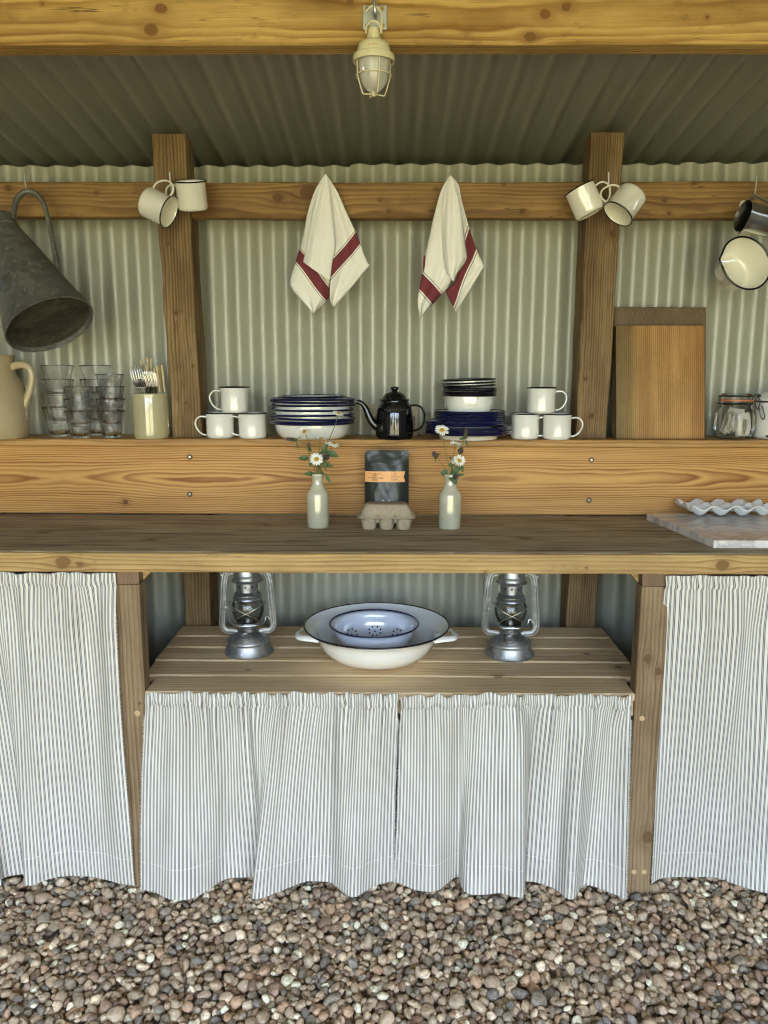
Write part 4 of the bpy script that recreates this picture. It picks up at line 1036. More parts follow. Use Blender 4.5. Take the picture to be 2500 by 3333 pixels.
QD = 2.390; qx = XD(2386.5, QD, ST)
jr = thing('preserving_jar', 'clip-top glass jar with orange rubber seal full of paper tea bags', 'jar', (qx, QD, ST))
MB().lathe([(0, .0), (.040, 0), (.050, .004), (.057, .014), (.0595, .03), (.0595, .066), (.057, .082), (.050, .094), (.0465, .099), (.046, .104), (.048, .106), (.048, .111), (.0455, .112)], 96, caps=False).build('jar_body', MAT['jar_glass'], jr, angle=60)
MB().lathe([(.044, .1125), (.0495, .113), (.0495, .1165), (.044, .117)], 72, caps=False).build('rubber_seal', MAT['orange'], jr)
MB().lathe([(0, .1165), (.046, .1165), (.0485, .118), (.0485, .124), (.046, .127), (.042, .131), (.040, .134), (.038, .1345), (0, .133)], 72).build('glass_lid', MAT['jar_glass'], jr, angle=50)
cw = MB(); cw.tube([(.0475*math.cos(a), .0475*math.sin(a), .1035) for a in [2*math.pi*k/60 for k in range(60)]], .0016, 8, closed=True)
cw.tube([(.0500*math.cos(a), .0500*math.sin(a), .1265) for a in [2*math.pi*k/60 for k in range(60)]], .0014, 8, closed=True)
cw.tube(crv([(-.048, -.012, .126), (-.058, -.014, .120), (-.063, -.014, .108), (-.060, -.013, .104), (-.053, -.012, .110), (-.048, -.012, .104)], 5), .0014, 8)
cj = [(.040, -.030), ]
for s_ in (-1, 1):
    cw.tube(crv([(.044+s_*.006, -.034, .1285), (.046+s_*.005, -.038, .118), (.046+s_*.007, -.040, .107), (.047+s_*.004, -.040, .096), (.050+s_*.004, -.041, .090), (.048, -.041, .088)], 5), .0017, 8)
cw.tube(crv([(.050, -.040, .100), (.052, -.043, .088), (.056, -.045, .070), (.062, -.046, .061), (.068, -.045, .064), (.066, -.044, .078), (.062, -.042, .092), (.058, -.040, .101)], 5), .0018, 8)
cw.tube(crv([(.038, -.034, .128), (.046, -.037, .131), (.054, -.037, .130), (.052, -.036, .126), (.044, -.036, .125)], 5), .002, 8)
cw.build('wire_clip', MAT['darkwire'], jr)
rsn = np.random.RandomState(4)
for k in range(16):
    a = R(-58+7.5*k); m = MB(); wd, ht = .040+.004*rsn.rand(), .055
    w1 = rsn.uniform(-.004, .004)
    m.grid(lambda i, j: ((i/6-.5)*wd, .0022*math.sin(i/6*math.pi)*math.sin(j/6*math.pi)+w1*math.sin(j/6*3), (j/6-.5)*ht), 7, 7)
    m.grid(lambda i, j: ((i/6-.5)*wd, -.0022*math.sin(i/6*math.pi)*math.sin(j/6*math.pi)+w1*math.sin(j/6*3), (j/6-.5)*ht), 7, 7)
    o = m.build('tea_bag', MAT['paper'], None, angle=180)
    if k < 12:
        o.location = (qx-.030+.0052*k, QD-.018+rsn.uniform(-.010, .006), ST+.040+.010*math.sin(k*.5)+rsn.uniform(0, .004)); o.rotation_euler = (R(rsn.uniform(-8, 8)), R(22-3.0*k), R(48+rsn.uniform(-12, 12)))
    elif k < 14:
        o.location = (qx+.016+(k-12)*.006, QD-.030+(k-12)*.012, ST+.038+.012*(k-12)); o.rotation_euler = (R(-4), R(4-14*(k-12)), R(12))
    else:
        o.location = (qx-.004+(k-14)*.02, QD+.012, ST+.062); o.rotation_euler = (R(-14), R(30-25*(k-14)), R(8))
    tag(o, ['flat tea bag pressed upright against the front right of the jar', 'slanting pale tea bag high at the front right of the jar'][k-12] if 12 <= k < 14 else 'white paper tea bag packed edge-on inside the clip-top jar', 'tea bag', 'tea bags in the clip-top jar')
ND = 2.400; nxp = XD(2534, ND, ST)
cn = thing('enamel_canister', 'white enamel canister with navy seam and a chip, right of the tea bag jar', 'canister', (nxp, ND, ST))
MB().lathe([(0, 0), (.074, 0), (.079, .004), (.0805, .012), (.0805, .098), (.078, .106), (.077, .110)], 96).build('body', MAT['enamel_white'], cn, angle=50)
MB().lathe([(.0782, .1085), (.0795, .1105), (.0795, .1125), (.0775, .114)], 96, caps=False).build('rim', MAT['enamel_dark'], cn)
MB().lathe([(.078, .1135), (.079, .117), (.076, .123), (.062, .134), (.045, .141), (.02, .145), (0, .146)], 96).build('lid', MAT['enamel_white'], cn, angle=60)
q = W(2470, 1425, ND-.06)
mch = MB(); rs5 = np.random.RandomState(2)
aa = math.atan2(-.055, -.06)
mch.add([(.0808*math.cos(aa+.075*math.cos(t)*(1+.25*math.sin(3*t))), .0808*math.sin(aa+.075*math.cos(t)*(1+.25*math.sin(3*t))), .010+.0035*math.sin(t)) for t in [2*math.pi*k/14 for k in range(14)]], [tuple(range(14))])
mch.build('chip', MAT['black'], cn, smooth=False)

# ================================================================== on the worktop
# ---- stoneware bottles
def bottle(px, D, label):
    z = PX(D, WT+.05)
    t = thing('stoneware_bottle', label, 'bottle', (XD(px, D, WT+.03), D, WT), group='stoneware bottles used as vases')
    MB().lathe([(0, .002), (.0285, .002), (.0295, 0), (.0305, .002), (.0307, .03), (.0305, .086), (.0300, .092), (.0268, .097), (.0205, .106), (.0158, .117), (.0150, .126), (.0158, .136), (.0178, .1385), (.0182, .1425), (.0165, .1455), (.0125, .1455), (.0115, .14), (.0115, .12), (.02, .10), (.026, .08), (.026, .01), (0, .008)], 80).build('bottle', MAT['stoneware'], t, angle=60)
    return t
BDp = 2.160
bl = bottle(1035.5, BDp, 'pale grey glazed stoneware bottle of daisies, left of the coffee bag')
br = bottle(1464, BDp-.007, 'pale grey glazed stoneware bottle of daisies, right of the coffee bag')

def petal(m, base, d, up, L, wd, droop, rs):
    d = d.normalized(); side = d.cross(up).normalized(); n = 6; vs = []
    for j in range(n+1):
        t = j/n; ww = wd*math.sin(math.pi*min(1, .12+t*.80))**.6*(1 if j < n else .35)
        p = base + d*(L*t) + up*(L*(.20*math.sin(t*1.5)-droop*t*t))
        for s_ in (-1, 0, 1): vs.append(p+side*ww*s_*.5 - up*(.0005*abs(s_)))
    fs = []
    for j in range(n):
        for q_ in range(2): a = j*3+q_; fs.append((a, a+1, a+4, a+3))
    m.add(vs, fs)
def leafmesh(m, base, tip, wd, sag=.1, n=8, nrm=Vector((0, -1, .3))):
    d = tip-base; L = d.length; dd = d.normalized(); side = dd.cross(nrm).normalized(); up = side.cross(dd); vs = []
    for j in range(n+1):
        t = j/n; ww = wd*math.sin(math.pi*t**.75)**.9+.0003; p = base+d*t+up*(L*sag*math.sin(math.pi*t))
        for s_ in (-1, 0, 1): vs.append(p+side*ww*s_*.5+up*(abs(s_)*ww*.18))
    fs = [(j*3+q_, j*3+q_+1, j*3+q_+4, j*3+q_+3) for j in range(n) for q_ in range(2)]
    m.add(vs, fs)
def daisy(stem, facing, label, R_=.013, droop=.0, seed=0, npet=17):
    R_ *= 1.2
    """stem: list of (px,py,D); facing: direction of the flower"""
    pts = [W(*p) for p in stem]; t = thing('daisy', label, 'flower', tuple(pts[0]), group='daisies in the bottles'); rs = np.random.RandomState(seed)
    top = pts[-1]; f = facing.normalized()
    c = crv(pts+[top], 6)
    MB().tube(c, [.00115-.0002*k/len(c) for k in range(len(c))], 8).build('stem', MAT['stem'], t, world=True)
    e1 = f.orthogonal().normalized(); e2 = f.cross(e1); m = MB(); rd = R_*.34
    for k in range(npet):
        a = 2*math.pi*k/npet+rs.uniform(-.1, .1); d = (e1*math.cos(a)+e2*math.sin(a)); petal(m, top+f*.0012+d*rd*.75, d, f, (R_-rd*.75)*rs.uniform(.82, 1.1), .0042*R_/.013*rs.uniform(.8, 1.1), droop+rs.uniform(-.12, .3), rs)
    m.build('petals', MAT['petal'], t, world=True, angle=180)
    zz = f; M = Matrix((e1, e2, zz)).transposed().to_4x4(); M.translation = top+f*.0008
    MB().lathe([(rd*.9, -.0005), (rd, .0008), (rd*.8, .0024), (rd*.45, .0031), (0, .0032)], 24, M).build('flower_centre', MAT['disc'], t, world=True, angle=180)
    MB().lathe([(.001, -.0028), (rd*.75, -.0016), (rd*.95, -.0004), (rd*.9, .0004)], 16, M).build('calyx', MAT['bract'], t, world=True, angle=180)
    return t
def selfheal(stem, label, ln=.020, rr=.0052, seed=0, tipdir=None, purple=.55, leaves=()):
    pts = [W(*p) for p in stem]; t = thing('selfheal', label, 'flower', tuple(pts[0]), group='purple flower spikes in the bottles'); rs = np.random.RandomState(seed)
    c = crv(pts, 6); MB().tube(c, .0009, 8).build('stem', MAT['stem'], t, world=True)
    ax = tipdir.normalized() if tipdir is not None else (pts[-1]-pts[-2]).normalized(); e1 = ax.orthogonal().normalized(); e2 = ax.cross(e1); mb, mp = MB(), MB()
    for k in range(130):
        h = rs.uniform(0, 1); a = rs.uniform(0, 6.28); d = e1*math.cos(a)+e2*math.sin(a); r0 = rr*(.55+.45*math.sin(math.pi*min(1, .2+h*.75)))
        p = pts[-1]+ax*(ln*h)+d*r0*.75; q = p+(d*.8+ax*.7+Vector(rs.uniform(-.3, .3, 3)))*rs.uniform(.0016, .0036); s_ = ax.cross(d)*.0011
        m = mp if (h > 1-purple and rs.rand() < .75) else mb
        m.add([p-s_, p+s_, q+s_*.9, q-s_*.9, q+d*.0004+ax*.0006], [(0, 1, 2, 3), (3, 2, 4)])
    core = [pts[-1]+ax*(ln*k/6) for k in range(7)]; mb.tube(core, [rr*.5, rr*.75, rr*.8, rr*.8, rr*.75, rr*.6, rr*.2], 10)
    mb.build('bracts', MAT['bract'], t, world=True, smooth=False); mp.build('florets', MAT['purple'], t, world=True, smooth=False)
    if leaves:
        ml = MB()
        for (a, b, wd) in leaves: leafmesh(ml, W(*a), W(*b), wd)
        ml.build('leaf', MAT['leaf'], t, world=True, angle=180)
    return t
F = BDp
def Z3(x0, y0, s_): return lambda px, py, D=F: (x0+px*s_, y0+py*s_, D)
A = Z3(900, 1320, .1326)
mo = A(1020, 1760)
inside = lambda k, dd=0: (1035+k*5, 1575, F+dd)
up_ = Vector((0, 0, 1))
daisy([inside(-1), mo, A(960, 1400, F-.004), A(850, 1080, F-.008), A(770, 850, F-.010), A(690, 650, F-.010)], Vector((-.25, -.62, .75)), 'daisy with ragged upright petals at upper left, against the white bowl', .0158, -.15, 1)
daisy([inside(0), A(1010, 1700), A(1050, 1500, F+.004), A(1060, 1050, F+.008), A(1085, 830, F+.010)], Vector((.1, -.25, .95)), 'daisy seen from below in the middle, against the white bowl', .0150, -.25, 2)
daisy([inside(1), A(1060, 1700), A(1190, 1200, F), A(1300, 830, F+.005), A(1450, 450, F+.008), A(1515, 190, F+.008)], Vector((.25, -.35, .9)), 'tallest daisy of the left bottle, on a long bent stem before the blue rims', .0135, .35, 3)
daisy([inside(1, -.004), A(1090, 1650, F-.003), A(1220, 1260, F-.006), A(1330, 1080, F-.008), A(1400, 930, F-.008)], Vector((.35, -.30, .88)), 'daisy with drooping petals at right, just under the ledge line', .0160, .45, 4)
daisy([inside(2), A(1100, 1640, F), A(1180, 1300, F), A(1260, 900, F+.003)], Vector((-.15, -.5, .8)), 'half-closed small daisy between the tall stem and the drooping daisy', .0085, .3, 5, 11)
daisy([inside(0, -.006), A(1000, 1620, F-.008), A(985, 1420, F-.014), A(985, 1320, F-.016)], Vector((.0, -.85, .5)), 'open white daisy with yellow centre lowest in the left bottle', .0165, .0, 6, 16)
selfheal([inside(-2), A(930, 1560), A(800, 1180, F-.004), A(650, 920, F-.006), A(510, 850, F-.008)], 'purple flower spike pointing left from the left bottle', .030, .0058, 11, tipdir=camdir(-.97, .12, .1), purple=.45, leaves=((A(480, 860, F-.008), A(540, 1090, F-.008), .004), (A(500, 840, F-.006), A(690, 690, F-.004), .002)))
selfheal([inside(-1, .004), A(960, 1600), A(760, 1300, F+.002), A(830, 1130, F+.004)], 'small dark flower spike behind the daisy stem of the left bottle', .024, .0045, 12, tipdir=camdir(-.2, .95, 0), purple=.4)
selfheal([inside(2, -.003), A(1060, 1640), A(1160, 1420, F-.010), A(1215, 1300, F-.012)], 'round purple flower head beside the lowest daisy of the left bottle', .010, .0095, 13, tipdir=camdir(.05, .55, .8), purple=.95)
def sprig(label, lst, base, anchor):
    t = thing('leafy_sprig', label, 'leaves', tuple(W(*base)), group='leafy sprigs in the bottles')
    MB().tube([W(*anchor), W(*base)], .0009, 6).build('stem', MAT['stem'], t, world=True)
    for (a, b, wd, sg) in lst:
        m = MB(); leafmesh(m, W(*a), W(*b), wd*1.25, sg); m.tube([W(*base), W(*a)], .0006, 6); m.build('leaf', MAT['leaf'], t, world=True, angle=180)
sprig('leafy green sprig spreading over the rim of the left bottle', [(A(800, 1290), A(530, 1300), .0115, .12), (A(850, 1350), A(820, 1500), .0075, .1), (A(930, 1680, F-.005), A(670, 1680, F-.010), .0105, .18), (A(1150, 1180), A(1220, 900), .0105, .1), (A(1200, 1130, F+.004), A(1530, 1260, F+.006), .0155, .12),
       (A(1180, 1300), A(1200, 1590), .0095, .1), (A(1100, 1680, F-.004), A(1210, 1690, F-.010), .008, .2), (A(1200, 1680, F-.010), A(1350, 1930, F-.016), .0075, .05), (A(1210, 1480), A(1400, 1490), .006, .2), (A(1250, 1400), A(1320, 1470), .006, .2), (A(1000, 1300, F+.006), A(1130, 1120, F+.008), .012, .1), (A(980, 1500, F+.004), A(1060, 1400, F+.004), .010, .1)], A(1040, 1560), inside(0, .004))
for k in range(3):
    pass
F2 = BDp-.007
Bq = lambda px, py, D=F2: (1370+px*.11453, 1350+py*.11453, D)
in2 = lambda k, dd=0: (1463+k*5, 1580, F2+dd)
daisy([in2(0), Bq(820, 1640), Bq(740, 1180, F2-.004), Bq(640, 780, F2-.006), Bq(600, 440, F2-.008)], Vector((.0, -.72, .66)), 'tall open daisy of the right bottle, against the navy plate rims', .0165, .05, 21, 17)
daisy([in2(1), Bq(860, 1560), Bq(930, 1150, F2+.004), Bq(985, 880, F2+.006)], Vector((.1, -.35, .9)), 'daisy with upturned petals at the ledge edge, right bottle', .0155, -.2, 22)
daisy([in2(1, -.005), Bq(880, 1640, F2-.006), Bq(1040, 1420, F2-.012), Bq(1095, 1310, F2-.014)], Vector((.15, -.8, .55)), 'low open daisy of the right bottle, in front of the backboard', .0150, -.05, 23, 16)
daisy([in2(0, -.003), Bq(860, 1600, F2-.006), Bq(950, 1380, F2-.010), Bq(960, 1290, F2-.012)], Vector((-.6, -.4, .6)), 'bent over daisy left of the low open one, right bottle', .0110, .2, 24, 11)
selfheal([in2(-1), Bq(760, 1650), Bq(620, 1430, F2-.004), Bq(470, 1220, F2-.006)], 'purple flower spike leaning left from the right bottle', .020, .0068, 31, tipdir=camdir(-.62, .72, .2), purple=.6, leaves=((Bq(470, 1180), Bq(565, 1060), .0035), (Bq(400, 1220), Bq(415, 1360), .0035)))
selfheal([in2(2), Bq(900, 1500), Bq(1080, 1050, F2), Bq(1180, 780, F2), Bq(1240, 690, F2)], 'tall purple and green flower spike of the right bottle', .028, .0068, 32, tipdir=camdir(.22, .95, 0), purple=.32, leaves=((Bq(1220, 680), Bq(1070, 690), .008), (Bq(1270, 690), Bq(1330, 930), .006)))
selfheal([in2(1, .003), Bq(900, 1500, F2+.004), Bq(1120, 1100, F2+.004)], 'purple flower head just above the low daisy, right bottle', .016, .0080, 33, tipdir=camdir(.1, .9, .3), purple=.9)
selfheal([in2(1, -.005), Bq(880, 1700, F2-.008), Bq(940, 1740, F2-.014)], 'purple flower head hanging over the right bottle neck', .012, .0085, 34, tipdir=camdir(.6, -.45, .6), purple=.85)
sprig('leafy green sprig drooping over the neck of the right bottle', [(Bq(760, 1680), Bq(550, 1640), .0165, .1), (Bq(830, 1640, F2-.010), Bq(1020, 1990, F2-.016), .0185, .1), (Bq(870, 1500), Bq(900, 1330), .013, .1), (Bq(1000, 1560), Bq(1160, 1490), .0085, .1), (Bq(1100, 1400), Bq(1240, 1540), .005, .1), (Bq(1030, 1720), Bq(1240, 1700), .006, .1), (Bq(880, 1250), Bq(800, 1200), .006, .1), (Bq(1150, 1490), Bq(1200, 1640), .006, .1), (Bq(960, 1700, F2-.004), Bq(1010, 1460, F2-.004), .015, .1)], Bq(860, 1660), in2(0, .003))

# ---- coffee bag
GD = 2.235
gx = (XD(1187, GD, .95)+XD(1330, GD, .95))/2; gz0 = WT; gz1 = W(1258, 1467, GD).z
cb = thing('coffee_bag', 'matt black coffee bag with a peach paper label standing behind the egg box', 'coffee bag', (gx, GD, WT), (R(-3), 0, 0))
hw = (XD(1330, GD, .95)-XD(1187, GD, .95))/2; hh = (gz1-gz0)/math.cos(R(3))
def bagP(i, j, s_):
    u, v = i/24*2-1, j/30; bulge = (1-v**2.2)*.026+.0012
    x = hw*u*(1-.0*v) * (1 if v < .93 else 1-.0*(v-.93))
    if v > .93: x = max(-hw+.006*((v-.93)/.07)**2.5, min(hw-.006*((v-.93)/.07)**2.5, hw*u))
    y = s_*bulge*(1-abs(u)**3.5) + .0015*math.sin(u*9+v*14)*(1-abs(u))
    return (x, y, hh*v)
bm_ = MB(); bm_.grid(lambda i, j: bagP(i, j, -1), 25, 31); bm_.grid(lambda i, j: bagP(24-i, j, 1), 25, 31)
bm_.build('bag', MAT['bag'], cb, angle=180)
def lz(py): return (W(1258, py, GD).z-gz0)/math.cos(R(3))
lab = MB(); l0, l1 = XD(1188.5, GD, .95)-gx-.0006, XD(1318.5, GD, .95)-gx; z0, z1 = lz(1568), lz(1534)
def labP(x, z):
    u, v = x/hw, z/hh; bulge = (1-v**2.2)*.026+.0012; return (x, -bulge*(1-min(1, abs(u))**3.5)-.0026, z)
nL = 24
vs = []; fs = []
for i in range(nL+1):
    x = l0+(l1-l0)*i/nL
    for j in range(5): 
        e = abs(j-2)/2; xx = x if i < nL else x-(1-e)*.0046
        if i == nL-1: xx = x-(1-e)*.0020
        vs.append(labP(xx, z0+(z1-z0)*j/4))
for i in range(nL):
    for j in range(4): a = i*5+j; fs.append((a, a+5, a+6, a+1))
lo = lab.add(vs, fs).build('label', MAT['label'], cb, angle=180)
FONT = None
def text(s_, x, z, size, mat, parent, name='lettering', sx=.85, wrapf=None, rot=0, offs=.0007, weight=.0):
    c = bpy.data.curves.new('t', 'FONT'); c.body = s_; c.size = size; c.resolution_u = 2; c.offset = weight; c.fill_mode = 'FRONT'
    to = bpy.data.objects.new('t', c); COL.objects.link(to); dg = bpy.context.evaluated_depsgraph_get(); dg.update()
    me = bpy.data.meshes.new_from_object(to.evaluated_get(dg)); bpy.data.objects.remove(to)
    ca, sa = math.cos(rot), math.sin(rot)
    for v in me.vertices:
        X, Z = v.co.x*sx, v.co.y; X, Z = X*ca-Z*sa, X*sa+Z*ca
        p = wrapf(x+X, z+Z); v.co = (p[0], p[1]-offs, p[2])
    me.materials.clear(); me.materials.append(mat)
    o = bpy.data.objects.new(name, me); link(o, parent); return o
LH_ = z1-z0
def lxp(f): return l0+(l1-l0)*f
for f, v, s_, sz, mt, sx in ((.075, .78, 'BLEND', .0030, 'ink', 1.2), (.185, .69, 'FRAMEWORKS', .0058, 'ink', .62), (.185, .50, 'ESPRESSO', .0058, 'ink', .62), (.075, .375, 'ORIGIN', .0030, 'ink', 1.2), (.185, .31, 'BRAZIL, COLOMBIA,', .0058, 'ink', .62), (.185, .13, 'ETHIOPIA', .0058, 'ink', .62),
                       (.70, .76, 'NOTES', .0034, 'ink', 1.0), (.69, .59, 'Chocolate', .0028, 'ink_soft', 1.0), (.69, .49, 'Caramel, Brown Sugar', .0028, 'ink_soft', .9), (.69, .39, 'Nutty, Sweet', .0028, 'ink_soft', 1.0), (.70, .23, 'PROCESS', .0034, 'ink', 1.0), (.69, .12, 'Natural, Washed', .0028, 'ink_soft', 1.0)):
    text(s_, lxp(f), z0+LH_*v, sz, MAT[mt], lo, sx=sx, wrapf=labP, weight=.00008)
rl = MB(); rl.add([labP(lxp(.665), z0+LH_*.1), labP(lxp(.672), z0+LH_*.1), labP(lxp(.672), z0+LH_*.85), labP(lxp(.665), z0+LH_*.85)], [(0, 1, 2, 3)]); o_ = rl.build('rule_line', MAT['ink'], lo, smooth=False); o_.location = (0, -.0006, 0)
zl = lz(1631)
cxm = (1267-1258)*PX(GD, .95)
for ch_, px, dy, rt_ in (('A', 1229, -11, 14), ('D', 1243.5, -3.0, 5), ('R', 1262, -2.5, -6), ('I', 1281, -8, -16)):
    text(ch_, (px-1258.5)*PX(GD, .95), zl+dy*PX(GD, .95)-.0015, .0135, MAT['white_ink'], cb, name='logo_letter', sx=.85, wrapf=labP, rot=R(rt_), offs=-.0012, weight=.0005)

# ---- egg box
ED = 2.158
pxE = PX(ED, .9)
ex0 = XD(1258, ED, .9)
eb = thing('egg_box', 'closed grey moulded pulp box for six eggs in front of the coffee bag', 'egg box', (ex0, ED, WT))
Wd, Dp = .158, .105
def rrect(wx, wy, r, n=6):
    out = []
    for cx, cy, a0 in ((wx-r, wy-r, 0), (-(wx-r), wy-r, 90), (-(wx-r), -(wy-r), 180), (wx-r, -(wy-r), 270)):
        for k in range(n+1): a = R(a0+90*k/n); out.append((cx+r*math.cos(a), cy+r*math.sin(a)))
    return out
def loft(m, secs, cap0=True, cap1=True, lobe=None):
    n = len(rrect(1, 1, .1)); vs = []; fs = []
    for (wx, wy, r, z) in secs:
        for (x, y) in rrect(wx, wy, r): vs.append((x, y, z))
    for k in range(len(secs)-1):
        for i in range(n): j = (i+1) % n; fs.append((k*n+i, k*n+j, (k+1)*n+j, (k+1)*n+i))
    if cap0: fs.append(tuple(range(n))[::-1])
    if cap1: fs.append(tuple((len(secs)-1)*n+i for i in range(n)))
    m.add(vs, fs)
cup = MB()
for ix in (-1, 0, 1):
    for iy in (-.5, .5):
        n = 40
        def modc(a, r, z): q_ = (a/(2*math.pi)*8) % 1; return 1+.035*math.cos(q_*2*math.pi)
        M = Matrix.Translation((ix*.0475, iy*.047, 0))
        cup.lathe([(0, .003), (.012, .001), (.0168, 0), (.0182, .003), (.0212, .020), (.0240, .034), (.0255, .0385)], n, M, mod=modc, caps=False)
        cup.lathe([(.0255, .0385), (.024, .030), (.020, .02)], n, M, caps=False)
cup.build('cup_tray', MAT['carton'], eb, angle=50)
bs = MB(); loft(bs, [(.068, .040, .012, .030), (.0745, .0475, .014, .0355), (.0780, .0515, .016, .0372), (.0800, .0525, .016, .0376), (.0800, .0525, .016, .0390), (.077, .050, .015, .0392)]); bs.build('tray_lip', MAT['carton'], eb, angle=50)
ld = MB()
def lidlobe():
    n = 96; secs = [(.0790, .0515, .0402, 0), (.0815, .0530, .0398, 0), (.0810, .0525, .0412, 0), (.0745, .0480, .0432, .3), (.0715, .0455, .050, .8), (.0680, .0425, .058, 1), (.0645, .039, .066, 1), (.0605, .035, .0725, .8), (.0570, .031, .0770, .4), (.0535, .0285, .0792, .1), (.047, .024, .0792, 0)]
    vs = []; fs = []
    for (wx, wy, z, lb) in secs:
        for i in range(n):
            a = 2*math.pi*i/n; c, s_ = math.cos(a), math.sin(a); p = 5.0
            rr = (abs(c/wx)**p+abs(s_/wy)**p)**(-1/p); x, y = rr*c, rr*s_
            if abs(y) > wy*.75: y *= 1-.045*lb*(.5+.5*math.cos(2*math.pi*(x/.0475+.5)))*1.1
            vs.append((x, y, z))
    for k in range(len(secs)-1):
        for i in range(n): j = (i+1) % n; fs.append((k*n+i, k*n+j, (k+1)*n+j, (k+1)*n+i))
    fs.append(tuple((len(secs)-1)*n+i for i in range(n))); ld.add(vs, fs)
lidlobe(); lido = ld.build('lid', MAT['carton'], eb, angle=60)
for x in (-.024, .0245):
    MB().tube(crv([(x, -.0535, .044), (x, -.0540, .0475), (x, -.0510, .0495)], 4), [.0030]*9, 10, flat=.5).build('closing_tab', MAT['carton'], lido)
    MB().tube(crv([(x, -.036, .022), (x, -.046, .026), (x, -.050, .035)], 4), [.0045]*9, 10, flat=.6).build('strut', MAT['carton'], eb)

# ---- marble slab and egg tray
mh = WT+.020
pA = H(2105, 1671, mh); pB = H(2324, 1759, mh); back = pA.y; front = pB.y
ms = thing('marble_slab', 'thick grey veined marble slab lying on the right of the worktop', 'slab', (pB.x, front, WT+.0005))
dx = pA.x-pB.x; dd_ = back-front; Lx = .62
mb = MB(); b0_ = [(0, 0), (Lx, .0), (Lx+dx, dd_), (dx, dd_)]
mb.add([(x, y, z) for z in (0, .0195) for x, y in b0_], [(3, 2, 1, 0), (4, 5, 6, 7), (0, 1, 5, 4), (1, 2, 6, 5), (2, 3, 7, 6), (3, 0, 4, 7)]).build('slab', MAT['marble'], ms, smooth=False, bevel=.0012)
mt_ = WT+.0202
c0 = H(2237, 1685, mt_); c1 = H(2462, 1685, mt_)
et = thing('egg_tray', 'white porcelain egg tray with twelve scalloped cups on the marble slab', 'egg tray', (0, 0, 0))
pw = .0600; px0 = XD(2349, c0.y+.07, mt_+.02)
et.location = (px0+.004, c0.y+.072, mt_)
nx_, ny_ = 4, 3; gN = 14
def etP(i, j):
    x = (i/(nx_*gN)-.5)*nx_*pw; y = (j/(ny_*gN)-.5)*ny_*pw
    cx = abs(math.cos(math.pi*((x/pw) % 1))) if nx_ % 2 else abs(math.sin(math.pi*((x/pw) % 1)))
    cx = abs(math.sin(math.pi*(i/gN))); cy = abs(math.sin(math.pi*(j/gN)))
    f = min(1-.5*(cx**1.1+cy**1.1), .80)/.80
    ex = abs(x)/(nx_*pw/2); ey = abs(y)/(ny_*pw/2)
    z = .030*f**.9
    z = max(z, .0)
    return (x*(1+.03*f), y*(1+.03*f), z+.004)
tr_ = MB().grid(etP, nx_*gN+1, ny_*gN+1)
tr_.build('tray', MAT['ceramic'], et, angle=180, solid=.0042, solid_off=1, subd=1)

# ================================================================== slatted shelf
BSD = 2.105; PXb = PX(BSD, .56)
bcx = XD(1226, BSD, .6)
bn = thing('enamel_basin', 'wide white enamel basin with dark rim and two loop handles on the slatted shelf', 'basin', (bcx, BSD, LH+.0005))
rB = .1885; hB = .0885
MB().lathe([(0, .003), (.085, .003), (.090, 0), (.105, .002), (.128, .014), (.146, .034), (.154, .054), (.1575, .066), (.164, .072), (.1665, .0745), (.176, .080), (rB, hB), (rB-.001, hB+.001), (.175, .0815), (.165, .0765), (.1620, .0735), (.1555, .066), (.152, .054), (.144, .035), (.126, .0165), (.10, .005), (0, .005)], 128).build('bowl', MAT['enamel_white'], bn, angle=50)
MB().lathe(rimtube(rB, hB, .0024), 128, caps=False).build('rim', MAT['enamel_dark'], bn, angle=180)
for s_ in (-1, 1):
    hp = crv([(s_*.150, -.034, .056), (s_*.172, -.036, .060), (s_*.196, -.030, .061), (s_*.205, -.010, .061), (s_*.205, .012, .061), (s_*.196, .032, .061), (s_*.172, .036, .060), (s_*.150, .034, .056)], 6)
    MB().tube(hp, .0095, 14, flat=.42, up=(s_, 0, 0)).build('handle', MAT['enamel_white'], bn)
CL = 2.118
cl = thing('colander', 'small pale blue enamel colander with navy rim standing inside the basin', 'colander', (XD(1218, CL, .6), CL, LH+.006))
rC, hC = .1165, .082
def cprof(k): a = k/16*math.pi/2; return (.052+(.102-.052)*math.sin(a)**.8, .010+(hC-.022)*(1-math.cos(a))**.95)
MB().lathe([(.048, 0), (.050, .0), (.052, .010)]+[cprof(k) for k in range(1, 17)]+[(.107, hC-.005), (rC, hC)], 96, caps=False).build('foot_and_wall', MAT['enamel_blue'], cl, angle=60, solid=.0014, solid_off=1)
MB().lathe([(0, .011), (.045, .0105), (.052, .0105)], 64, caps=False).build('base', MAT['enamel_blue'], cl)
MB().lathe(rimtube(rC, hC, .0021), 96, caps=False).build('rim', MAT['enamel_navy'], cl, angle=180)
hm = MB()
def chole(ang, k, rad=.0026):
    r0, z0_ = cprof(k); r1, z1_ = cprof(k+.5)
    t_ = Vector((r1-r0, 0, z1_-z0_)).normalized(); n_ = Vector((-t_.z, 0, t_.x)); c_ = Vector((r0-.0020, 0, z0_+.0008)); M = Matrix.Rotation(ang, 3, 'Z')
    hm.add([M @ (c_+n_*.0006+t_*rad*math.cos(q_)+Vector((0, 1, 0))*rad*math.sin(q_)) for q_ in [2*math.pi*i/12 for i in range(12)]], [tuple(range(12))])
for f_ in range(8):
    a0 = math.pi/2+f_*math.pi/4*1.0
    chole(a0, 8.0)
    for q_ in range(8):
        chole(a0+.19*math.cos(q_*math.pi/4+.39), 8.0+2.6*math.sin(q_*math.pi/4+.39))
hm.build('drain_holes', MAT['black'], cl, smooth=False)

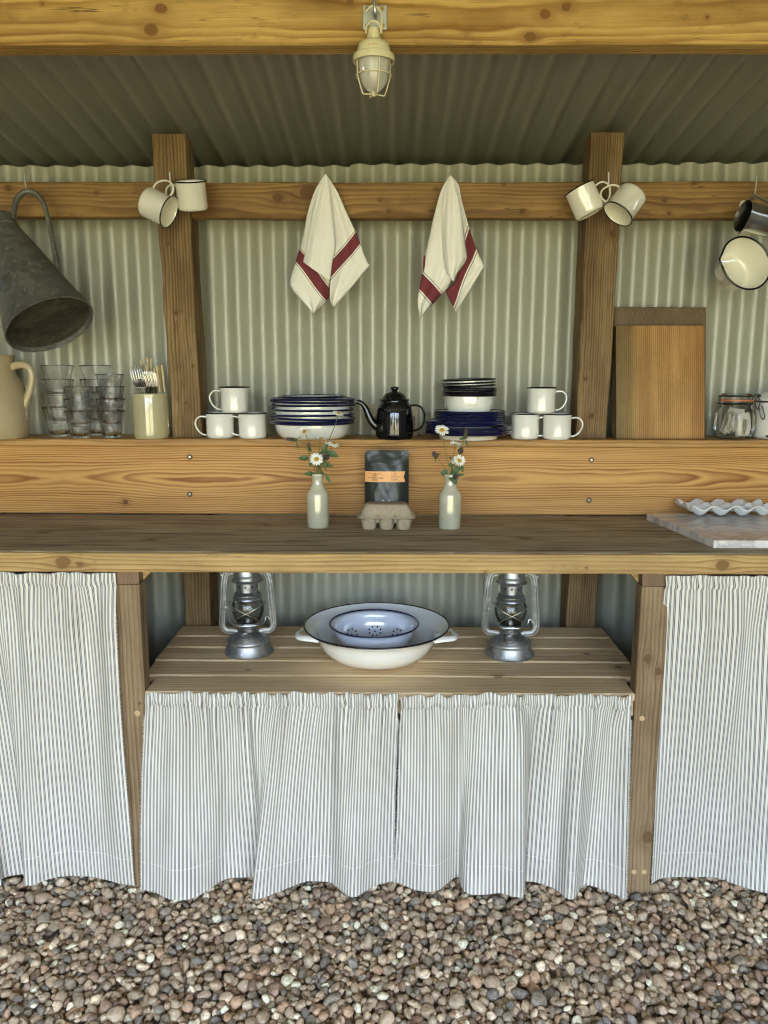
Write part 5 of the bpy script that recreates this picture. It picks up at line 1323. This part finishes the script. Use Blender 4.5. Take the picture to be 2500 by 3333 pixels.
ck = MB()
for a_, w_ in ((2.03, .05), (4.2, .02), (5.6, .018)):
    ck.tube([((rB+.0003)*math.cos(a_+w_*(k/5-.5)), (rB+.0003)*math.sin(a_+w_*(k/5-.5)), hB+.0006+.0006*math.sin(k*2.2)) for k in range(6)], [.0012, .0030, .0034, .0031, .0034, .0012], 8)
ck.build('rim_chip', MAT['black'], bn)
# ---- hurricane lanterns
def lantern():
    t = thing('hurricane_lantern', 'x', 'lantern')
    tk = MB().lathe([(0, .002), (.060, .002), (.0655, 0), (.0662, .003), (.0640, .006), (.0600, .016), (.0560, .026), (.0560, .029), (.0575, .031), (.0575, .0335), (.0545, .037), (.050, .044), (.043, .0505), (.032, .055), (.024, .056), (.0215, .057), (.0215, .062)], 80).build('fuel_tank', MAT['tin'], t, angle=45)
    MB().lathe([(.0205, .056), (.0205, .064), (.0185, .065), (.0185, .068), (.0225, .070), (.0235, .073), (.0235, .076), (.0290, .0775), (.0300, .079), (.0285, .0805), (.018, .0805)], 56).build('burner_collar', MAT['tin'], t, angle=45)
    cz = MB(); M = Matrix.Translation((-.005, -.038, .043)) @ Matrix.Rotation(R(28), 4, 'X')
    cz.lathe([(.0105, 0), (.0105, .004), (.0125, .005), (.0138, .007), (.0140, .013), (.0125, .0155), (.0105, .0155), (.0095, .013), (0, .0128)], 40, M, mod=lambda a, r, z: 1+.03*math.cos(a*24)*(1 if r > .013 else 0)).build('filler_cap', MAT['tin'], t, angle=45)
    MB().lathe([(.006, .080), (.0145, .081), (.0135, .090), (.009, .096), (.004, .0985), (.004, .101)], 32).build('wick_cone', MAT['tin'], t, angle=60)
    MB().lathe([(0.0254, .0805), (0.0305, .084), (0.0373, .094), (0.042, .107), (0.0432, .119), (0.0418, .130), (0.0379, .140), (0.0328, .1475), (0.0311, .150)], 64, caps=False).build('glass_globe', MAT['globe'], t, angle=180, solid=.0018)
    ch = MB().lathe([(0.0315, .144), (0.0381, .1445), (0.0402, .146), (0.0393, .150), (0.0357, .154), (0.0357, .1575), (0.0321, .161), (0.0292, .165), (0.0288, .167), (0.0288, .190), (0.0297, .191), (0.0387, .190), (0.0411, .1925), (0.0369, .196), (0.0357, .198), (0.0357, .2075), (0.0363, .2085), (0.0357, .2095), (0.0357, .226), (0.0339, .2275), (0.0339, .235), (0.025, .243), (0.0, .246)], 72).build('chimney', MAT['tin'], t, angle=40)
    for k in range(10):
        a = 2*math.pi*k/10-.35
        M = Matrix.Rotation(a, 4, 'Z') @ Matrix.Translation((.0290, 0, .1795)) @ Matrix.Rotation(R(90), 4, 'Y')
        MB().lathe([(.0027, -.0006), (.0027, .0002), (0, .0002)], 12, M).build('vent_hole', MAT['black'], ch, smooth=False)
    for s_ in (-1, 1):
        pts = crv([(s_*.026, 0, .216), (s_*.040, 0, .2175), (s_*.053, 0, .211), (s_*.0590, 0, .196), (s_*.0625, 0, .160), (s_*.0655, 0, .120), (s_*.0690, 0, .085), (s_*.0660, 0, .067), (s_*.056, 0, .0585), (s_*.040, 0, .057), (s_*.030, 0, .053)], 7)
        m = MB()
        m.tube(pts, .0066, 14, up=(0, 1, 0))
        for off in (-.0062, 0, .0062):       # pressed seams along the tube
            q_ = [Vector((p.x, -.0046 if off else -.0062, p.z)) for p in pts]; out = []
            for k in range(len(q_)):
                d = (q_[min(k+1, len(q_)-1)]-q_[max(k-1, 0)]).normalized(); n_ = Vector((-d.z, 0, d.x)); out.append(q_[k]+n_*off)
            m.tube(out, .0014, 6)
        m.build('side_tube', MAT['tin'], t, angle=60)
        e = MB(); e.tube(crv([(s_*.054, -.003, .215), (s_*.066, -.003, .2185), (s_*.0695, -.003, .210), (s_*.061, -.003, .199)], 5), .0020, 8)
        e.tube(crv([(s_*.0655, 0, .225), (s_*.066, 0, .214), (s_*.071, .004, .207), (s_*.073, .018, .190), (s_*.071, .035, .150)], 5), .0013, 8); e.build('bail_ear', MAT['wire'], t)
    g = MB()
    def ringp(a, r, z): return (r*math.cos(a), r*math.sin(a), z)
    g.tube([ringp(2*math.pi*k/48, .0350, .0825) for k in range(48)], .0012, 8, closed=True)
    for s_ in (-1, 1):
        g.tube(crv([(s_*.0500, -.010, .137), (s_*.034, -.035, .130), (s_*.013, -.0440, .120), (-s_*.010, -.0448, .1095), (-s_*.0265, -.0375, .0985), (-s_*.0310, -.0270, .0865)], 6), .0011, 8)
        g.tube(crv([(s_*.0500, -.010, .137), (s_*.038, .032, .129), (s_*.011, .0448, .113), (-s_*.028, .037, .095)], 6), .0011, 8)
    g.tube(crv([(-.050, -.006, .0845), (-.030, -.030, .0805), (0, -.036, .0795), (.030, -.030, .0805), (.044, -.010, .082), (.048, -.006, .093), (.053, -.006, .0965), (.057, -.006, .091), (.0605, -.007, .088)], 6), .0014, 8)
    g.tube(crv([(-.0545, -.006, .118), (-.056, -.006, .1225), (-.052, -.006, .121), (-.0505, -.006, .104), (-.050, -.006, .0845)], 5), .0014, 8)
    g.build('guard_wire', MAT['wire'], t)
    return t
ln = lantern()
LDp = 2.140
ln.location = (XD(810, LDp, LH+.03), LDp, LH+.0005); ln.rotation_euler = (0, 0, R(3)); ln['label'] = 'galvanised hurricane lantern on the slatted shelf left of the basin'; ln['group'] = 'hurricane lanterns'
dup(ln, (XD(1659, 2.13, LH+.03), 2.13, LH+.0005), (0, 0, R(-4)), 'galvanised hurricane lantern on the slatted shelf right of the basin')

# ================================================================== hanging things
# ---- lamp on its hook
HP = TB
hpz0, hpz1 = W(1220, 98, HP).z, W(1220, 18, HP).z; hx0, hx1 = XD(1181, HP, 1.95), XD(1260, HP, 1.95)
hk = thing('hook_plate', 'square galvanised plate with hook screwed to the upper beam', 'hook', ((hx0+hx1)/2, HP, (hpz0+hpz1)/2))
cx_, cz_ = hk.location.x, hk.location.z
MB().box((hx0-cx_, -.0035, hpz0-cz_), (hx1-cx_, .001, hpz1-cz_)).build('plate', MAT['plate_metal'], hk, smooth=False, bevel=.0018)
for sx_ in (-1, 1):
    for sz_ in (-1, 1):
        M = Matrix.Translation((sx_*.0150, -.0034, sz_*.0160)) @ Matrix.Rotation(R(90), 4, 'X')
        b = MB().lathe([(.0047, 0), (.0047, .0012), (.0036, .0022), (.0015, .0024), (0, .0018)], 20, M).build('screw', MAT['brass'], hk)
        cr_ = MB(); 
        for rr_ in (45, 135):
            M2 = Matrix.Translation((sx_*.0150, -.0060, sz_*.0160)) @ Matrix.Rotation(R(rr_), 4, 'Y')
            cr_.add([M2 @ Vector(p) for p in ((-.0022, 0, -.0005), (.0022, 0, -.0005), (.0022, 0, .0005), (-.0022, 0, .0005))], [(0, 1, 2, 3)])
        cr_.build('slot', MAT['black'], b, smooth=False)
MB().tube(crv([(.0, -.002, -.003), (.001, -.012, -.0045), (.001, -.022, -.001), (.0, -.026, .010), (-.001, -.024, .028), (-.001, -.016, .044), (0, -.008, .050)], 7), .0036, 14).build('hook', MAT['wire'], hk)
LMD = TB-.024
ls = PX(LMD, 1.95)           # metres per pixel there
lx = XD(1216.5, LMD, 1.93)
topz = W(1216, 93, LMD).z
# lathe heights are measured down from the neck top
lp = thing('caged_lamp', 'cream caged bulkhead lamp with frosted glass hanging from the upper beam', 'lamp', (lx, LMD, topz), (R(3), 0, 0))
k_ = ls*1.03
def prof_(l): return [(r*k_, -z*k_) for r, z in l]
hs_ = MB().lathe(prof_([(0, 0), (17, 0), (18.5, 2), (18.5, 15), (20, 16), (21, 31), (22, 32), (40, 38), (48, 46), (51.5, 55), (53, 68), (53, 70), (63, 74), (65, 78), (66, 92), (65.5, 95), (61, 95), (59, 84), (0, 80)]), 72, caps=False, mod=lambda a, r, z: 1+(.04*math.cos(a*14) if .016*0 < -z/k_-15.5 < 15.8 and r/k_ < 24 else 0)).build('housing', MAT['cream_lamp'], lp, angle=40)
text('KLARUS', 0, 0, 7.5*k_, MAT['ink_soft'], hs_, sx=1.15, wrapf=lambda x, z: ((52.3*k_)*math.sin((x-17*k_)/(52.3*k_)), -(52.6*k_)*math.cos((x-17*k_)/(52.3*k_)), z-62*k_), offs=.0002)
MB().lathe(prof_([(50, 84), (50, 96), (49.5, 110), (47, 132), (42, 152), (33, 168), (20, 178), (8, 181), (0, 181.5)]), 72, caps=False).build('lamp_glass', MAT['frosted'], lp, angle=180)
cg = MB()
cg.tube([(56.5*k_*math.cos(a), 56.5*k_*math.sin(a), -134*k_) for a in [2*math.pi*i/60 for i in range(60)]], 1.9*k_, 8, closed=True)
for a in (R(200), R(290), R(20), R(110)):
    c_, s_ = math.cos(a), math.sin(a)
    cg.tube(crv([(54*c_*k_, 54*s_*k_, -84*k_), (55*c_*k_, 55*s_*k_, -110*k_), (53*c_*k_, 53*s_*k_, -140*k_), (42*c_*k_, 42*s_*k_, -176*k_), (37*c_*k_, 37*s_*k_, -187*k_), (31*c_*k_, 31*s_*k_, -190*k_), (5*c_*k_, 5*s_*k_, -187*k_)], 6), 2.1*k_, 8)
cg.lathe(prof_([(0, 181), (7, 181), (8, 183), (8, 193), (6, 195), (0, 195)]), 20)
cg.build('cage', MAT['cream_lamp'], lp, angle=50)
cb_ = MB()
cb_.tube(crv([(-24*k_, 0, -14*k_), (-24*k_, 0, 0), (-20*k_, 0, 10*k_), (-8*k_, 0, 20*k_), (2*k_, 0, 21*k_), (14*k_, 0, 16*k_), (22*k_, 0, 2*k_), (23*k_, 0, -14*k_)], 6), 3.0*k_, 10)
cb_.tube(crv([(24*k_, 1*k_, -14*k_), (25.5*k_, 0, 30*k_), (22*k_, 0, 48*k_), (8*k_, 0, 62*k_), (-6*k_, 0, 63*k_), (-18*k_, 0, 54*k_), (-25*k_, 0, 44*k_)], 6), [3.1*k_]*37, 10)
cb_.tube([(-22*k_, 0, 42*k_), (-22*k_, 0, 5*k_)], .5*k_, 6)
cb_.build('hanger', MAT['cream_lamp'], lp)

# ---- big zinc jug
CDn = 2.200
cc_ = W(164, 1060, CDn); sc_ = PX(CDn, 1.32, -.95)
Tc = W(6, 752, CDn+.105); axc = (Tc-cc_).normalized()
side = camdir(.899, .438, 0); yv = axc.cross(side).normalized(); side = yv.cross(axc)
Mj = Matrix((side, yv, axc)).transposed()
zj = thing('zinc_jug', 'big weathered galvanised zinc jug with pale specks hanging base forward by its handle', 'jug', tuple(cc_), Mj)
rb_, rt_, Lj = 141*sc_, 57*sc_, (Tc-cc_).length
MB().lathe([(rb_-.006, .020), (rb_-.004, .002), (rb_-.002, 0), (rb_+.0012, .001), (rb_+.0008, .004), (rb_-.001, .006), (rb_-.0045, .034), (rb_-.006, .036), (rb_+(rt_-rb_)*.35, Lj*.35), (rb_+(rt_-rb_)*.7, Lj*.7), (rt_, Lj*.97), (rt_+.002, Lj*.975), (rt_+.002, Lj*.99), (rt_, Lj), (rt_*.99, Lj+.012), (rt_*1.03, Lj+.028), (rt_*1.03, Lj+.030), (rt_*.97, Lj+.012), (rt_*.95, Lj*.98), (rb_*.9, .03)], 96, caps=False).build('body', MAT['can'], zj, angle=35)
MB().lathe([(0, .017), (rb_*.55, .0155), (rb_-.007, .0145), (rb_-.0035, .012)], 64, caps=False).build('base', MAT['can_in'], zj, angle=60)
iv = zj.matrix_world.inverted()
def zp(px, py, D): return iv @ W(px, py, D)
MB().tube(crv([zp(44, 712, 2.310), zp(48, 668, 2.320), zp(62, 640, 2.330), zp(86, 624, 2.336), zp(118, 632, 2.336), zp(143, 665, 2.326), zp(156, 710, 2.31), zp(172, 790, 2.28), zp(190, 880, 2.25), zp(200, 915, 2.225), zp(214, 934, 2.21)], 6), .0088, 14, flat=.75).build('handle', MAT['can'], zj)

# ---- tea towels
TN1, TN2 = noise1(77, .028), noise1(78, .012)
def towel(px0, py0, s_, sheets, D, label, scale_band):
    t = thing('tea_towel', label, 'tea towel', tuple(W(px0+sheets[0]['L'][0][0]*s_, py0+sheets[0]['L'][0][1]*s_, D)), group='tea towels hung on the rail')
    m = MB(); UV = []; mpp = PX(D, 1.6)*s_
    for sh_ in sheets:
        Lc = crv([Vector((a, b, 0)) for a, b in sh_['L']], 8); Rc = crv([Vector((a, b, 0)) for a, b in sh_['R']], 8)
        def resample(c, n):
            d = [0]
            for k in range(len(c)-1): d.append(d[-1]+(c[k+1]-c[k]).length)
            out = []
            for q_ in range(n):
                x = d[-1]*q_/(n-1); k = max(0, min(len(c)-2, int(np.searchsorted(d, x))-1)); f = (x-d[k])/max(1e-9, d[k+1]-d[k]); out.append(c[k].lerp(c[k+1], min(1, max(0, f))))
            return out
        nv, nu = 44, 26; Lr, Rr = resample(Lc, nv), resample(Rc, nv)
        (bx, by), (ex, ey) = sh_['band']; bl_ = math.hypot(ex-bx, ey-by); nx_, ny_ = (ey-by)/bl_, -(ex-bx)/bl_
        n0 = len(m.v)
        def P(i, j):
            u, v = i/(nu-1), j/(nv-1); a = Lr[j].lerp(Rr[j], u)
            dp = sh_['dep'](u, v) + v*(.0060*float(TN1(u*.16+v*.03+len(sh_['L'])))+.0026*float(TN2(u*.16+.3-v*.05)))*(1-abs(2*u-1)**6)
            return W(px0+a.x*s_, py0+a.y*s_, D+dp)
        m.grid(P, nu, nv)
        for j in range(nv):
            for i in range(nu):
                a = Lr[j].lerp(Rr[j], i/(nu-1)); dd = ((a.x-bx)*nx_+(a.y-by)*ny_)*mpp*scale_band; al = ((a.x-bx)*ny_-(a.y-by)*nx_)*mpp
                if sh_.get('noband'): dd = .2+dd
                UV.append((dd+.0015*math.sin(al*40), al))
    o = m.build('cloth', MAT['towel'], t, world=True, angle=180, solid=.0012, solid_off=0)
    uvl = o.data.uv_layers.new(name='UVMap'); arr = np.array(UV); li = np.empty(len(o.data.loops), dtype=np.int32); o.data.loops.foreach_get('vertex_index', li); uvl.data.foreach_set('uv', arr[li].ravel())
    return t
TS = .5124
TWD = 2.358
e_ = lambda v: min(1, v*1.5)
towel(850, 520, TS, [
    dict(L=[(404, 96), (345, 190), (300, 320), (262, 500), (243, 570), (220, 645), (186, 745), (196, 822), (330, 972)], R=[(412, 94), (428, 200), (440, 400), (450, 600), (444, 700), (436, 780), (432, 830), (436, 868), (338, 974)],
         band=((230, 605), (428, 858)), dep=lambda u, v: -.004-.020*math.sin(math.pi*min(1, u*1.15))*e_(v)+.006*math.sin(u*9+v*5)*v+.010*v),
    dict(L=[(408, 92), (432, 200), (446, 400), (452, 600), (448, 680), (440, 780), (436, 850), (440, 900), (458, 934)], R=[(414, 94), (482, 200), (540, 330), (600, 458), (632, 535), (655, 605), (680, 662), (676, 685), (464, 936)],
         band=((612, 500), (452, 690)), dep=lambda u, v: -.022*(1-u)**1.3*e_(v)-.006+.006*math.sin(u*7+1+v*4)*v+.008*v),
    dict(L=[(408, 90), (366, 200), (330, 330), (296, 500), (284, 580), (268, 646), (270, 652)], R=[(412, 90), (436, 200), (460, 400), (474, 540), (452, 650), (440, 740), (432, 768)],
         band=((0, 0), (1, 1)), noband=True, dep=lambda u, v: -.024-.018*math.sin(math.pi*u)*e_(v)-.008*math.sin(u*6.5+.6)*v+.006*math.sin(u*13)*v*(1-v)),
], TWD, 'left white tea towel with red band, a wide flap hanging in front', 1.0)
towel(850, 520, TS, [
    dict(L=[(1200, 102), (1240, 200), (1262, 320), (1270, 480), (1262, 620), (1240, 760), (1190, 820), (1174, 838), (1235, 962)], R=[(1205, 102), (1255, 160), (1275, 260), (1330, 460), (1358, 540), (1385, 610), (1413, 670), (1408, 690), (1240, 966)],
         band=((1345, 500), (1205, 850)), dep=lambda u, v: .004-.016*(1-u)*e_(v)+.007*math.sin(u*9+v*3)*v),
    dict(L=[(1196, 103), (1150, 180), (1112, 300), (1076, 450), (1040, 610), (1026, 700), (1008, 800), (994, 900), (1010, 1000)], R=[(1200, 104), (1215, 200), (1222, 330), (1232, 480), (1226, 620), (1224, 720), (1180, 820), (1140, 860), (1018, 1000)],
         band=((1022, 778), (1112, 884)), dep=lambda u, v: -.010-.020*math.sin(math.pi*u*.9)*e_(v)+.006*math.sin(u*8+v*6)*v),
    dict(L=[(1034, 608), (1031, 640), (1030, 680), (1030, 708)], R=[(1044, 604), (1042, 640), (1040, 680), (1033, 708)],
         band=((1038, 600), (1034, 712)), dep=lambda u, v: -.016),
    dict(L=[(1200, 98), (1170, 200), (1150, 330), (1150, 480), (1160, 620), (1180, 720), (1224, 776)], R=[(1206, 98), (1242, 210), (1270, 330), (1288, 470), (1304, 590), (1302, 640), (1232, 742)],
         band=((0, 0), (1, 1)), noband=True, dep=lambda u, v: -.030-.016*math.sin(math.pi*u)*e_(v)+.007*math.sin(u*10+v*4)*e_(v)),
], TWD, 'right white tea towel with red band, narrower and more folded', .8)

# ---- saucepan and steel jug on the right hook
SD = 2.300
pc = W(2429, 856, SD); sp_ = PX(SD, 1.52, 1.1)
ax = camdir(.20, .115, 1.0); hv = camdir(.07, 1, 0); yv = ax.cross(hv).normalized(); hv = yv.cross(ax)
Ms = Matrix((hv, yv, ax)).transposed()
sn = thing('saucepan', 'white enamel milk pan with navy rim hanging open side out at far right', 'saucepan', tuple(pc), Ms)
rs_ = 88*sp_; hs2 = .072
lipa = math.pi*.5+.02
def lipmod(a, r, z):
    d = (a-lipa+math.pi) % (2*math.pi)-math.pi; return 1+.085*math.exp(-(d/.16)**2)*max(0, min(1, (z+.028)/.028))
MB().lathe([(0, -hs2), (rs_*.60, -hs2), (rs_*.68, -hs2+.003), (rs_*.74, -hs2+.012), (rs_*.90, -.02), (rs_, 0), (rs_-.0014, 0), (rs_*.885, -.02), (rs_*.72, -hs2+.013), (rs_*.66, -hs2+.005), (rs_*.60, -hs2+.0025), (0, -hs2+.002)], 128, mod=lipmod).build('pan', MAT['enamel_cream'], sn, angle=50)
MB().lathe(rimtube(rs_, 0, .0028), 128, caps=False, mod=lipmod).build('rim', MAT['enamel_dark'], sn, angle=180)
hb_ = MB(); Lh = 118*sp_
hb_.box((rs_*.93, -.0165, -.006), (rs_+Lh-.012, .0165, -.0035))
hd_ = hb_.build('handle', MAT['enamel_cream'], sn, smooth=False, bevel=.001)
hm_ = MB(); hm_.tube(crv([(rs_+Lh-.016, -.013, -.005), (rs_+Lh, -.010, -.005), (rs_+Lh+.006, 0, -.005), (rs_+Lh, .010, -.005), (rs_+Lh-.016, .013, -.005)], 6), .0042, 10, flat=.4).build('hanging_loop', MAT['enamel_cream'], sn)
JDp = 2.250; jc = W(2418, 700, JDp); js = PX(JDp, 1.68, 1.1)
axj = camdir(-.95, .19, .16); hdj = camdir(.2, .97, 0); yv = axj.cross(hdj).normalized(); hdj = yv.cross(axj)
Mq = Matrix((hdj, yv, axj)).transposed()
sj = thing('steel_jug', 'small polished steel milk jug hanging sideways in front of the pan handle', 'jug', tuple(jc), Mq)
rj = 45*js
def spout(a, r, z):
    d = (a-math.pi+math.pi) % (2*math.pi)-math.pi; return 1+.32*math.exp(-(d/.42)**2)*max(0, min(1, (z+.022)/.022))**1.4
MB().lathe([(0, -.098), (rj*.97, -.098), (rj, -.095), (rj, -.022), (rj*1.02, -.012), (rj*1.07, 0), (rj*1.05, 0), (rj*1.0, -.012), (rj*.975, -.022), (rj*.97, -.094), (0, -.094)], 96, mod=spout).build('body', MAT['steel'], sj, angle=45)
MB().tube(crv([(rj*1.0, 0, -.010), (rj+.019, 0, -.016), (rj+.021, 0, -.024), (rj+.018, 0, -.045), (rj+.010, 0, -.080), (rj, 0, -.086)], 6), .0056, 12, flat=.32, up=(1, 0, 0)).build('handle', MAT['steel'], sj)

for o_ in (bn, cl): o_.scale = (1.067,)*3
for o_ in [o for o in COL.objects if o.name.startswith('hurricane_lantern')]: o_.scale = (1.05, 1.05, 1.09)
for o_ in [o for o in COL.objects if o.name.startswith('stoneware_bottle')]: o_.scale = (1.02, 1.02, 1.03)
eb.scale = (1, 1, .86)
